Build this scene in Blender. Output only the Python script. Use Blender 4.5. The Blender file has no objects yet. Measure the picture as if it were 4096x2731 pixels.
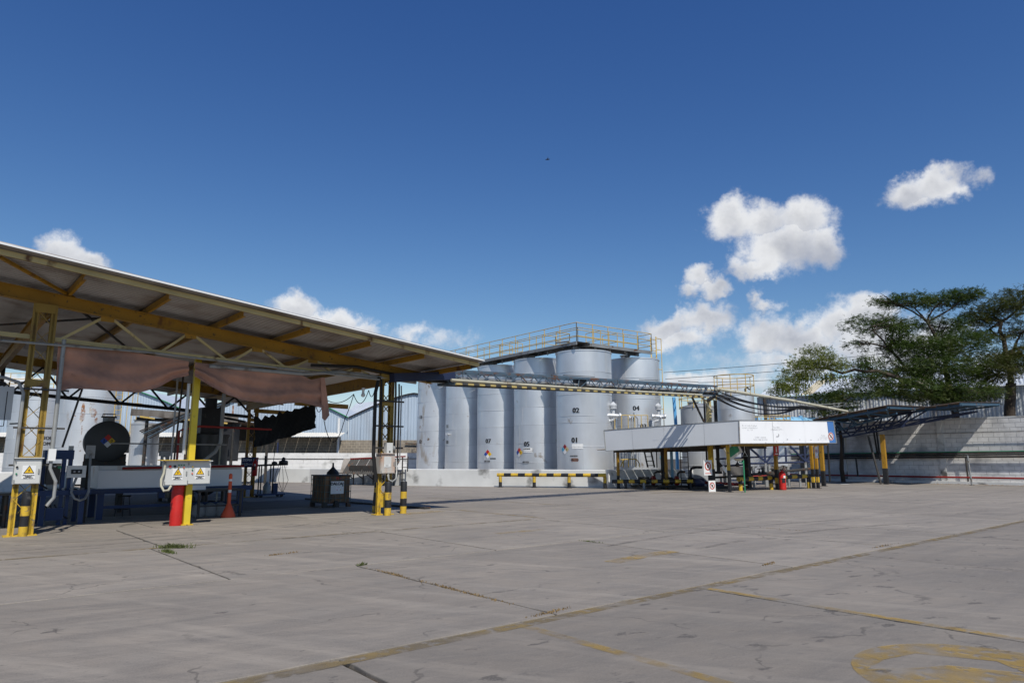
import bpy, bmesh, math, random
from mathutils import Vector as V, Matrix
random.seed(11)
sc = bpy.context.scene
C = sc.collection
rad = math.radians
# ------------------------------------------------------------------ camera
cd = bpy.data.cameras.new('camera'); cam = bpy.data.objects.new('camera', cd); C.objects.link(cam)
cam.location = (0, 0, 1.65); cam.rotation_euler = (rad(90 + 9.583), 0, 0)
cd.sensor_width = 36; cd.lens = 24.26; cd.clip_start = 0.1; cd.clip_end = 3000
sc.camera = cam
# ------------------------------------------------------------------ sun, sky
SUN_DIR = V((-0.281, 0.837, -1.0)).normalized()          # the way the light travels
sl = bpy.data.lights.new('sun', 'SUN'); sun = bpy.data.objects.new('sun', sl); C.objects.link(sun)
sl.energy = 4.2; sl.angle = rad(0.53); sl.color = (1.0, 0.945, 0.85)
sun.rotation_euler = SUN_DIR.to_track_quat('-Z', 'Y').to_euler()
world = bpy.data.worlds.new('World'); sc.world = world; world.use_nodes = True
SKY_STRENGTH = 0.09
sc.view_settings.view_transform = 'Standard'; sc.view_settings.look = 'None'
sc.view_settings.exposure = 0.0; sc.view_settings.gamma = 1.0

def build_world():
    nt = world.node_tree; N = nt.nodes; L = nt.links; N.clear()
    def nd(t, **k):
        n = N.new(t)
        for a, b in k.items(): setattr(n, a, b)
        return n
    def mth(op, a, b=None, c=None, clamp=False):
        n = nd('ShaderNodeMath', operation=op, use_clamp=clamp)
        for i, v in enumerate((a, b, c)):
            if v is None: continue
            if isinstance(v, (int, float)): n.inputs[i].default_value = v
            else: L.new(v, n.inputs[i])
        return n.outputs[0]
    def vm(op, a, b=None, out=0):
        n = nd('ShaderNodeVectorMath', operation=op)
        for i, v in enumerate((a, b)):
            if v is None: continue
            if isinstance(v, (tuple, list)): n.inputs[i].default_value = v
            else: L.new(v, n.inputs[i])
        return n.outputs[out]
    sky = nd('ShaderNodeTexSky', sky_type='NISHITA', sun_disc=False)
    sky.sun_elevation = rad(48.6); sky.sun_rotation = rad(161.4)
    sky.altitude = 400; sky.air_density = 1.0; sky.dust_density = 0.25; sky.ozone_density = 2.6
    # a polarised, slightly deeper blue than the bare model
    sk = vm('SCALE', sky.outputs[0]); sk.node.inputs['Scale'].default_value = SKY_STRENGTH; ss_ = nd('ShaderNodeSeparateXYZ'); L.new(sk, ss_.inputs[0]); gm = nd('ShaderNodeCombineXYZ'); ch_ = []
    for i, (g_, k_) in enumerate(((1.50, 1.58), (1.22, 1.17), (.86, .985))): ch_.append(mth('MULTIPLY', mth('POWER', ss_.outputs[i], g_), k_))
    L.new(mth('MINIMUM', ch_[0], mth('MULTIPLY', ch_[2], .84)), gm.inputs[0]); L.new(mth('MINIMUM', ch_[1], mth('MULTIPLY', ch_[2], .93)), gm.inputs[1]); L.new(ch_[2], gm.inputs[2])
    tc = nd('ShaderNodeTexCoord'); D = vm('NORMALIZE', tc.outputs['Generated'])
    sep = nd('ShaderNodeSeparateXYZ'); L.new(D, sep.inputs[0])
    az = mth('ARCTAN2', sep.outputs[0], sep.outputs[1]); el = mth('ARCSINE', sep.outputs[2])
    cb = nd('ShaderNodeCombineXYZ'); L.new(az, cb.inputs[0]); L.new(el, cb.inputs[1])
    def noise(vec, scale, detail, rough=0.55, out=0):
        n = nd('ShaderNodeTexNoise'); n.inputs['Scale'].default_value = scale; n.inputs['Detail'].default_value = detail
        n.inputs['Roughness'].default_value = rough; L.new(vec, n.inputs['Vector']); return n.outputs[out]
    warp = vm('SCALE', vm('SUBTRACT', noise(D, 16, 6, 0.6, 1), (0.5, 0.5, 0.5))); warp.node.inputs['Scale'].default_value = 0.05
    warp2 = vm('SCALE', vm('SUBTRACT', noise(D, 48, 5, 0.6, 1), (0.5, 0.5, 0.5))); warp2.node.inputs['Scale'].default_value = 0.028
    p = vm('ADD', vm('ADD', cb.outputs[0], warp), warp2)
    blobs = BLOBS
    acc = None; hgt = None
    for (bx, by, rx, ry, amp) in blobs:
        q = vm('DIVIDE', vm('SUBTRACT', p, (bx, by, 0)), (rx, ry, 1))
        sq = vm('MULTIPLY', q, (1, 1, 0))
        v = mth('MULTIPLY_ADD', vm('LENGTH', sq, None, 1), -amp, amp)
        sy = nd('ShaderNodeSeparateXYZ'); L.new(q, sy.inputs[0])
        if acc is None: acc, hgt = v, sy.outputs[1]
        else:
            gt = mth('GREATER_THAN', v, acc); mh = nd('ShaderNodeMix', data_type='FLOAT'); L.new(gt, mh.inputs[0]); L.new(hgt, mh.inputs[2]); L.new(sy.outputs[1], mh.inputs[3]); hgt = mh.outputs[0]
            acc = mth('SMOOTH_MAX', acc, v, 0.18)
    fb = noise(D, 30, 10, 0.66)
    dens = mth('ADD', acc, mth('MULTIPLY', mth('SUBTRACT', fb, 0.5), 1.15))
    mr = nd('ShaderNodeMapRange', interpolation_type='SMOOTHSTEP'); L.new(dens, mr.inputs[0])
    mr.inputs[1].default_value = -0.05; mr.inputs[2].default_value = 0.58
    # light and shade inside the clouds: difference of the density towards the sun
    sh1 = noise(D, 13, 7, 0.5); sh2 = noise(vm('ADD', D, (0.014, -0.002, 0.024)), 13, 7, 0.5)
    lit = mth('ADD', mth('MULTIPLY_ADD', mth('SUBTRACT', sh1, sh2), 2.6, 0.62), mth('MULTIPLY', hgt, 0.42), None, True)
    thick = nd('ShaderNodeMapRange'); L.new(dens, thick.inputs[0]); thick.inputs[1].default_value = 0.3; thick.inputs[2].default_value = 1.1
    thick.inputs[3].default_value = 1.0; thick.inputs[4].default_value = 0.80
    ramp = nd('ShaderNodeMix', data_type='RGBA'); L.new(lit, ramp.inputs[0])
    ramp.inputs[6].default_value = (0.47, 0.50, 0.58, 1); ramp.inputs[7].default_value = (0.88, 0.89, 0.91, 1)
    cc = vm('SCALE', ramp.outputs[2]); L.new(thick.outputs[0], cc.node.inputs['Scale'])
    skyc = gm.outputs[0]
    mx = nd('ShaderNodeMix', data_type='RGBA'); L.new(mth('MULTIPLY', mr.outputs[0], 0.96), mx.inputs[0])
    L.new(skyc, mx.inputs[6]); L.new(cc, mx.inputs[7])
    bg = nd('ShaderNodeBackground'); L.new(mx.outputs[2], bg.inputs[0]); bg.inputs[1].default_value = 1.0
    o = nd('ShaderNodeOutputWorld'); L.new(bg.outputs[0], o.inputs[0])

# cumulus banks: azimuth and elevation of each puff (radians), half extents, strength
BLOBS = [(d[0], d[1], rx / 1600, ry / 1600, amp) for d, rx, ry, amp in [((0.327, 0.325), 75, 60, 1), ((0.368, 0.32), 60, 55, 1), ((0.416, 0.317), 70, 58, 1), ((0.388, 0.283), 120, 70, 1.1), ((0.432, 0.281), 60, 60, 1), ((0.355, 0.257), 75, 28, 0.9), ((0.272, 0.249), 40, 36, 0.9), ((0.292, 0.233), 46, 30, 0.9), ((0.263, 0.232), 32, 26, 0.8), ((0.348, 0.218), 24, 26, 0.6), ((0.362, 0.208), 34, 18, 0.55), ((0.227, 0.185), 80, 40, 0.9), ((0.279, 0.191), 85, 48, 1), ((0.247, 0.168), 95, 32, 0.8), ((0.358, 0.162), 75, 60, 1), ((0.402, 0.156), 95, 60, 1), ((0.448, 0.17), 80, 70, 1), ((0.483, 0.182), 75, 55, 1), ((0.49, 0.145), 120, 70, 1), ((0.405, 0.127), 180, 45, 0.7), ((0.538, 0.135), 130, 70, 0.9), ((0.547, 0.329), 58, 42, 0.9), ((0.575, 0.332), 66, 46, 1), ((0.596, 0.322), 36, 30, 0.7), ((0.554, 0.317), 50, 24, 0.7), ((0.622, 0.336), 30, 20, 0.42), ((-0.59, 0.237), 62, 52, 1), ((-0.562, 0.235), 46, 34, 0.9), ((-0.309, 0.201), 62, 45, 1), ((-0.252, 0.186), 85, 40, 1), ((-0.215, 0.175), 60, 32, 0.8), ((-0.288, 0.184), 110, 30, 0.9), ((-0.134, 0.173), 140, 26, 0.34), ((0.421, 0.126), 330, 70, 0.26), ((0.257, 0.108), 70, 26, 0.75), ((0.315, 0.102), 120, 30, 0.6), ((-0.63, 0.086), 120, 30, 0.9), ((0.615, 0.087), 120, 60, 0.7)]]
build_world()

# ------------------------------------------------------------------ helpers
WLOC = {}
Z = V((0, 0, 1))
A_AX = V((math.sin(rad(49.5)), math.cos(rad(49.5)), 0)); B_AX = V((-math.cos(rad(49.5)), math.sin(rad(49.5)), 0))
def Y_(a, b, z=0.0):                                        # yard frame (slab joints) to world
    return A_AX * a + B_AX * b + Z * z

class MB:
    def __init__(s): s.v = []; s.f = []
    def add(s, vs, fs):
        o = len(s.v); s.v += [V(q) for q in vs]; s.f += [tuple(i + o for i in f) for f in fs]; return s
    def bar(s, p, q, w, h, up=Z):
        p = V(p); q = V(q); d = (q - p)
        if d.length < 1e-6: return s
        d.normalize(); up = V(up)
        if abs(d.dot(up)) > 0.98: up = V((1, 0, 0)) if abs(d.x) < 0.9 else V((0, 1, 0))
        sd = d.cross(up).normalized(); u = sd.cross(d).normalized()
        a = sd * (w / 2); b = u * (h / 2)
        vs = [p - a - b, p + a - b, p + a + b, p - a + b, q - a - b, q + a - b, q + a + b, q - a + b]
        return s.add(vs, [(0, 1, 2, 3), (7, 6, 5, 4), (0, 4, 5, 1), (1, 5, 6, 2), (2, 6, 7, 3), (3, 7, 4, 0)])
    def box(s, c, sx, sy, sz, ax=V((1, 0, 0))):              # c = centre, ax = direction of sx in plan
        c = V(c); ax = V(ax).normalized()
        return s.bar(c - ax * sx / 2, c + ax * sx / 2, sy, sz)
    def cyl(s, p, q, r, n=12, r2=None, cap=True):
        p = V(p); q = V(q); d = (q - p).normalized(); r2 = r if r2 is None else r2
        u = V((1, 0, 0)) if abs(d.x) < 0.9 else V((0, 1, 0))
        u = (u - d * u.dot(d)).normalized(); w = d.cross(u)
        vs = []
        for i in range(n):
            t = 2 * math.pi * i / n; e = u * math.cos(t) + w * math.sin(t)
            vs += [p + e * r, q + e * r2]
        fs = [(2 * i, 2 * ((i + 1) % n), 2 * ((i + 1) % n) + 1, 2 * i + 1) for i in range(n)]
        if cap: fs += [tuple(2 * i for i in reversed(range(n))), tuple(2 * i + 1 for i in range(n))]
        return s.add(vs, fs)
    def tube(s, pts, r, n=6):
        pts = [V(p) for p in pts]; m = len(pts); vs = []; u = None
        for i, p in enumerate(pts):
            d = (pts[min(i + 1, m - 1)] - pts[max(i - 1, 0)]).normalized()
            if u is None: u = V((1, 0, 0)) if abs(d.x) < 0.9 else V((0, 1, 0))
            u = (u - d * u.dot(d))
            u = u.normalized() if u.length > 1e-5 else d.orthogonal().normalized()
            w = d.cross(u); rr = r[i] if isinstance(r, (list, tuple)) else r
            vs += [p + (u * math.cos(2 * math.pi * k / n) + w * math.sin(2 * math.pi * k / n)) * rr for k in range(n)]
        fs = [(i * n + k, i * n + (k + 1) % n, (i + 1) * n + (k + 1) % n, (i + 1) * n + k) for i in range(m - 1) for k in range(n)]
        fs += [tuple(reversed(range(n))), tuple((m - 1) * n + k for k in range(n))]
        return s.add(vs, fs)
    def lathe(s, c, prof, n=32, axis=Z, closed=True):
        c = V(c); axis = V(axis).normalized(); u = axis.orthogonal().normalized(); w = axis.cross(u); vs = []
        if abs(axis.z) > .99: u = V((1, 0, 0)); w = V((0, 1, 0)) * (1 if axis.z > 0 else -1)
        for r, h in prof:
            vs += [c + axis * h + (u * math.cos(2 * math.pi * k / n) + w * math.sin(2 * math.pi * k / n)) * r for k in range(n)]
        m = len(prof)
        fs = [(i * n + k, i * n + (k + 1) % n, (i + 1) * n + (k + 1) % n, (i + 1) * n + k) for i in range(m - 1) for k in range(n)]
        if closed: fs += [tuple(reversed(range(n))), tuple((m - 1) * n + k for k in range(n))]
        return s.add(vs, fs)
    def prism(s, poly, d):
        n = len(poly); d = V(d); vs = [V(p) for p in poly] + [V(p) + d for p in poly]
        return s.add(vs, [tuple(reversed(range(n))), tuple(range(n, 2 * n))] + [(i, (i + 1) % n, n + (i + 1) % n, n + i) for i in range(n)])
    def grid(s, rows):                                       # rows of points, all of one length
        n = len(rows[0]); vs = [p for r in rows for p in r]
        return s.add(vs, [(i * n + k, i * n + k + 1, (i + 1) * n + k + 1, (i + 1) * n + k) for i in range(len(rows) - 1) for k in range(n - 1)])
    def build(s, name, m, parent=None, smooth=False, ang=40, origin=None):
        xs = s.v; lo = V((min(p.x for p in xs), min(p.y for p in xs), min(p.z for p in xs)))
        hi = V((max(p.x for p in xs), max(p.y for p in xs), max(p.z for p in xs)))
        c = V(origin) if origin else V(((lo.x + hi.x) / 2, (lo.y + hi.y) / 2, lo.z))
        me = bpy.data.meshes.new(name); me.from_pydata([p - c for p in xs], [], s.f); me.update()
        if smooth:
            me.shade_smooth(); me.set_sharp_from_angle(angle=rad(ang))
        return link(name, me, c, m, parent)
def link(name, me, c, m, parent=None):
    o = bpy.data.objects.new(name, me); C.objects.link(o)
    if m and not me.materials: me.materials.append(m)
    WLOC[o.name] = V(c)
    if parent is not None:
        o.parent = parent; o.location = V(c) - WLOC[parent.name]
    else: o.location = c
    return o
def tag(o, label, cat, group=None):
    o['label'] = label; o['category'] = cat
    if group: o['group'] = group
    return o
def T(name, label, cat, loc, group=None):
    e = bpy.data.objects.new(name, None); C.objects.link(e); e.empty_display_size = .2
    e.location = loc; WLOC[e.name] = V(loc); return tag(e, label, cat, group)
def S(o, kind='structure'): o['kind'] = kind; return o
def dup(root, off, rotz=0.0, label=None):
    off = V(off); r = root.copy(); C.objects.link(r); r.location = root.location + off; r.rotation_euler.z += rotz
    WLOC[r.name] = V(r.location)
    if label: r['label'] = label
    for ch in root.children:
        c = ch.copy(); C.objects.link(c); c.parent = r; WLOC[c.name] = WLOC[ch.name] + off
        for gch in ch.children:
            d = gch.copy(); C.objects.link(d); d.parent = c; WLOC[d.name] = WLOC[gch.name] + off
    return r
def L_(p, q, t): return V(p).lerp(V(q), t)
def sag(p, q, dip, n=14): return [L_(p, q, i / n) - Z * dip * 4 * (i / n) * (1 - i / n) for i in range(n + 1)]
def arc(c, u, w, r, a0, a1, n=8): return [V(c) + V(u) * r * math.cos(a0 + (a1 - a0) * i / n) + V(w) * r * math.sin(a0 + (a1 - a0) * i / n) for i in range(n + 1)]

_txt = {}
def text_mesh(s, size, align='CENTER'):
    cu = bpy.data.curves.new('lettering', 'FONT'); cu.body = s; cu.size = size; cu.align_x = align; cu.align_y = 'CENTER'
    cu.resolution_u = 2; cu.space_line = .9
    o = bpy.data.objects.new('lettering', cu); C.objects.link(o)
    bpy.context.view_layer.update()
    me = bpy.data.meshes.new_from_object(o.evaluated_get(bpy.context.evaluated_depsgraph_get()))
    C.objects.unlink(o); bpy.data.objects.remove(o); bpy.data.curves.remove(cu)
    return [v.co.copy() for v in me.vertices], [tuple(p.vertices) for p in me.polygons]
def lettering(s, size, c, ux, m, parent, uy=Z, bold=0.0, sx=1.0, name='lettering', align='CENTER'):
    vs, fs = text_mesh(s, size, align); mb = MB(); ux = V(ux).normalized(); uy = V(uy).normalized(); n = ux.cross(uy); c = V(c)
    offs = [(0, 0)] if not bold else [(0, 0), (bold, 0), (0, bold), (bold, bold), (-bold, 0)]
    for i, (dx, dy) in enumerate(offs): mb.add([c + ux * (v.x * sx + dx) + uy * (v.y + dy) + n * i * .0004 for v in vs], fs)
    return mb.build(name, m, parent)
def tank_lettering(s, size, tc, r, ang, z, m, parent, bold=0.0, name='lettering'):
    # letters bent round an upright shell; ang = plan direction (radians from +X) of the text centre
    vs, fs = text_mesh(s, size); mb = MB()
    for i, dx in enumerate((0, bold, -bold) if bold else (0,)):
        mb.add([V((tc[0] + (r + .022 + i * .001) * math.cos(ang + (v.x + dx) / r), tc[1] + (r + .022 + i * .001) * math.sin(ang + (v.x + dx) / r), z + v.y)) for v in vs], fs)
    return mb.build(name, m, parent)

# ------------------------------------------------------------------ materials
def M(name, col, rough=.6, metal=0.0, var=.18, scale=1.5, c2=None, amt=.6, sc2=1.2, stretch=1.0, soft=.06, bump=0.0, bsc=30, alpha=None, spec=.4, c3=None, amt3=.62, sc3=6.0):
    m = bpy.data.materials.new(name); m.use_nodes = True; nt = m.node_tree; N = nt.nodes; L = nt.links
    b = N['Principled BSDF']; b.inputs['Roughness'].default_value = rough; b.inputs['Metallic'].default_value = metal
    b.inputs['Specular IOR Level'].default_value = spec
    geo = N.new('ShaderNodeNewGeometry'); oi = N.new('ShaderNodeObjectInfo')
    def noise(s, det=6, st=1.0):
        n = N.new('ShaderNodeTexNoise'); n.inputs['Scale'].default_value = s; n.inputs['Detail'].default_value = det
        if st != 1.0:
            mp = N.new('ShaderNodeMapping'); mp.inputs['Scale'].default_value = (1, 1, 1 / st); L.new(geo.outputs['Position'], mp.inputs[0]); L.new(mp.outputs[0], n.inputs['Vector'])
        else: L.new(geo.outputs['Position'], n.inputs['Vector'])
        return n.outputs[0]
    def rng(v, a, c):
        r = N.new('ShaderNodeMapRange'); r.inputs[1].default_value = a; r.inputs[2].default_value = c; L.new(v, r.inputs[0]); return r.outputs[0]
    def mix(f, a, c):
        x = N.new('ShaderNodeMix'); x.data_type = 'RGBA'; L.new(f, x.inputs[0])
        for i, v in ((6, a), (7, c)):
            if isinstance(v, tuple): x.inputs[i].default_value = (*v[:3], 1)
            else: L.new(v, x.inputs[i])
        return x.outputs[2]
    lo = tuple(k * (1 - var) for k in col); hi = tuple(min(1, k * (1 + var * .7)) for k in col)
    cc = mix(rng(noise(scale, 8), .3, .7), lo, hi)
    if c2: cc = mix(rng(noise(sc2, 8, stretch), amt - soft, amt + soft), cc, c2)
    if c3: cc = mix(rng(noise(sc3, 6), amt3 - .05, amt3 + .05), cc, c3)
    hv = N.new('ShaderNodeHueSaturation'); L.new(cc, hv.inputs['Color'])
    mr = N.new('ShaderNodeMapRange'); L.new(oi.outputs['Random'], mr.inputs[0]); mr.inputs[3].default_value = 1 - var * .35; mr.inputs[4].default_value = 1 + var * .35
    L.new(mr.outputs[0], hv.inputs['Value']); L.new(hv.outputs[0], b.inputs['Base Color'])
    if bump:
        bp = N.new('ShaderNodeBump'); bp.inputs['Strength'].default_value = bump; bp.inputs['Distance'].default_value = .02
        L.new(noise(bsc, 6), bp.inputs['Height']); L.new(bp.outputs[0], b.inputs['Normal'])
    if alpha is not None:                                   # paint worn through to what lies below
        v = rng(noise(alpha[0], 8), alpha[1] - .1, alpha[1] + .1); v2 = rng(noise(alpha[0] * 6, 5), .35, .5)
        mm = N.new('ShaderNodeMath'); mm.operation = 'MULTIPLY'; L.new(v, mm.inputs[0]); L.new(v2, mm.inputs[1])
        mk = N.new('ShaderNodeMath'); mk.operation = 'MULTIPLY'; L.new(mm.outputs[0], mk.inputs[0]); mk.inputs[1].default_value = alpha[2]
        L.new(mk.outputs[0], b.inputs['Alpha'])
    return m

RUST = (.13, .055, .022)
m_yellow = M('yellow_steel_paint', (.37, .20, .018), .5, 0, .22, 1.2, RUST, .66, 3.0, 2.0, c3=(.10, .07, .03), amt3=.66, sc3=9)
m_cream = M('faded_yellow_paint', (.52, .42, .20), .55, 0, .2, 1.5, RUST, .64, 3.5, 2.0)
m_safety = M('safety_yellow_paint', (.58, .38, .035), .55, 0, .2, 2, (.22, .14, .05), .62, 6, 1.6, .06, c3=(.16, .14, .12), amt3=.66, sc3=14)
m_black = M('black_paint', (.018, .019, .022), .5, 0, .3, 3, (.08, .075, .07), .70, 6)
m_rail = M('rail_yellow', (.55, .39, .11), .55, 0, .15, 2, RUST, .67, 6)
m_alu = M('aluminium_paint', (.69, .71, .73), .38, .62, .10, .7, (.53, .545, .56), .62, .7, 5.0, .12, c3=(.30, .23, .17), amt3=.74, sc3=1.3)
m_alu_old = M('stained_aluminium_paint', (.70, .72, .74), .40, .58, .1, .8, (.36, .26, .16), .64, .9, 3.0, .06, c3=(.20, .11, .05), amt3=.70, sc3=2)
m_seam = M('weld_bead', (.56, .58, .60), .45, .2, .1)
m_darktank = M('dark_tank_paint', (.085, .088, .09), .6, .1, .2, 1.5, (.05, .05, .05), .6, .8, 4)
m_tankgrey = M('grey_tank_paint', (.36, .38, .40), .5, .1, .12, 1, (.22, .22, .22), .62, .8, 4)
m_white = M('white_paint', (.72, .73, .73), .55, 0, .06, 1)
m_panel = M('sign_sheet_white', (.80, .81, .83), .4, 0, .03, .6, (.62, .63, .65), .68, .9, 2.5, .1)
m_zinc = M('plain_zinc_sheet', (.63, .655, .685), .4, .2, .05, .5)
m_wash = M('whitewashed_masonry', (.70, .70, .69), .85, 0, .07, .9, (.34, .34, .32), .64, 1.1, 1.0, .09, .25, 18, c3=(.05, .05, .05), amt3=.73, sc3=1.0)
m_washold = M('weathered_whitewash', (.56, .57, .565), .85, 0, .1, .9, (.09, .09, .085), .64, .8, .8, .07, .3, 18)
m_block = M('grey_white_block', (.64, .635, .625), .85, 0, .12, 2.5, (.30, .30, .31), .62, .7, 1.2, .1, .3, 25)
m_blockmortar = M('block_mortar', (.44, .44, .43), .9, 0, .15, 3)
m_brick = M('bare_concrete_block', (.27, .235, .19), .9, 0, .2, 2, (.16, .14, .12), .6, .5)
m_brickmortar = M('pale_mortar', (.40, .35, .27), .9, 0, .1)
m_sheet = M('blue_white_sheet_cladding', (.44, .53, .63), .45, .15, .07, .4, (.36, .40, .45), .63, .5, 5, .1)
m_sheetold = M('weathered_sheet_cladding', (.46, .48, .50), .5, .25, .12, .6, (.14, .13, .13), .60, 1.2, 6, .08)
m_rooftop = M('bright_roof_sheet', (.62, .66, .70), .42, .2, .08, .5)
m_rooftan = M('aged_roof_sheet', (.58, .52, .38), .6, .1, .1, .5)
m_canopy = M('galvanised_roof_sheet', (.37, .35, .33), .36, .8, .16, .5, (.22, .18, .15), .60, .9, .12, .1)
m_fibro = M('fibre_cement_sheet', (.36, .33, .30), .8, 0, .15, .8, (.14, .12, .10), .6, .9)
m_rustsheet = M('rusty_canopy_sheet', (.16, .115, .085), .85, 0, .2, .8, (.07, .05, .04), .58, .9)
m_fibrow = M('pale_cement_sheet', (.72, .70, .64), .8, 0, .1, .8)
m_tarp = M('faded_red_tarpaulin', (.50, .26, .18), .85, 0, .16, .8, (.20, .125, .10), .58, .9, 1.6, .14, c3=(.03, .02, .02), amt3=.76, sc3=2.2)
m_blackcloth = M('black_shade_cloth', (.014, .014, .014), .9, 0, .2)
m_blue = M('machine_blue_paint', (.005, .026, .095), .5, 0, .2, 2)
m_barY = M('faded_bar_yellow', (.46, .36, .13), .6, 0, .2, 3)
m_barK = M('faded_bar_black', (.055, .055, .055), .6, 0, .3, 3)
m_trussblue = M('bridge_blue_paint', (.075, .115, .155), .5, .1, .2, 2, RUST, .60, 2.2, .5)
m_paleblue = M('pale_blue_paint', (.22, .45, .66), .5, 0, .1, 1)
m_skyblue = M('bright_blue_paint', (.10, .35, .66), .5, 0, .1, 1)
m_darkblue = M('dark_blue_paint_and_shade', (.02, .03, .075), .5, 0, .2)
m_pipe = M('grey_pipe', (.30, .31, .31), .5, .2, .15, 2, (.16, .14, .12), .62, 3)
m_pipecream = M('cream_pipe', (.48, .46, .36), .55, 0, .15, 2, (.25, .20, .13), .62, 3)
m_darksteel = M('dark_steel', (.05, .047, .043), .6, .2, .3, 3, RUST, .64, 4)
m_steel = M('bare_steel_deck', (.26, .27, .27), .5, .3, .15, 2, RUST, .64, 3)
m_cab = M('cabinet_grey_enamel', (.55, .56, .55), .4, 0, .05, 2, (.42, .26, .14), .70, 2.4, 2, .08)
m_cabrust = M('rusty_cabinet_enamel', (.46, .44, .41), .5, 0, .08, 2, (.42, .20, .09), .55, 1.9, 1.4, .12)
m_red = M('red_paint', (.52, .02, .015), .45, 0, .2, 3, (.5, .25, .2), .70, 14, c3=(.2, .02, .015), amt3=.6, sc3=3)
m_redpipe = M('dull_red_pipe', (.25, .02, .015), .5, 0, .2)
m_orange = M('orange_plastic', (.62, .09, .03), .5, 0, .12)
m_green = M('green_paint', (.03, .22, .11), .5, 0, .1)
m_letter = M('stencil_black', (.012, .012, .014), .6, 0, .1)
m_letterred = M('stencil_red', (.45, .05, .03), .6)
m_letterblue = M('stencil_blue', (.10, .30, .55), .6)
m_lettergrey = M('worn_lettering', (.32, .33, .35), .6)
m_dred = M('diamond_red', (.55, .03, .02), .5); m_dblue = M('diamond_blue', (.03, .09, .42), .5)
m_dyel = M('diamond_yellow', (.72, .45, .02), .5); m_dwht = M('diamond_white', (.75, .75, .75), .5)
m_dlb = M('diamond_pale_blue', (.10, .38, .55), .5); m_dtan = M('diamond_faded_yellow', (.60, .48, .26), .5); m_dred2 = M('diamond_faded_red', (.33, .03, .04), .5)
m_signblue = M('sign_blue', (.01, .02, .10), .5); m_brown = M('sign_brown', (.22, .12, .09), .6)
m_rubber = M('black_rubber', (.012, .012, .013), .6, 0, .2)
m_ibc = M('stained_plastic', (.20, .11, .05), .5, 0, .3, 2, (.05, .03, .02), .58, 2, 3)
m_bark = M('tree_bark', (.06, .045, .034), .9, 0, .3, 4, bump=.5, bsc=12)
m_glass = M('lamp_glass', (.7, .7, .7), .1, 0, 0)
m_signgrey = M('sign_grey', (.58, .62, .65), .5, 0, .05)
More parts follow.
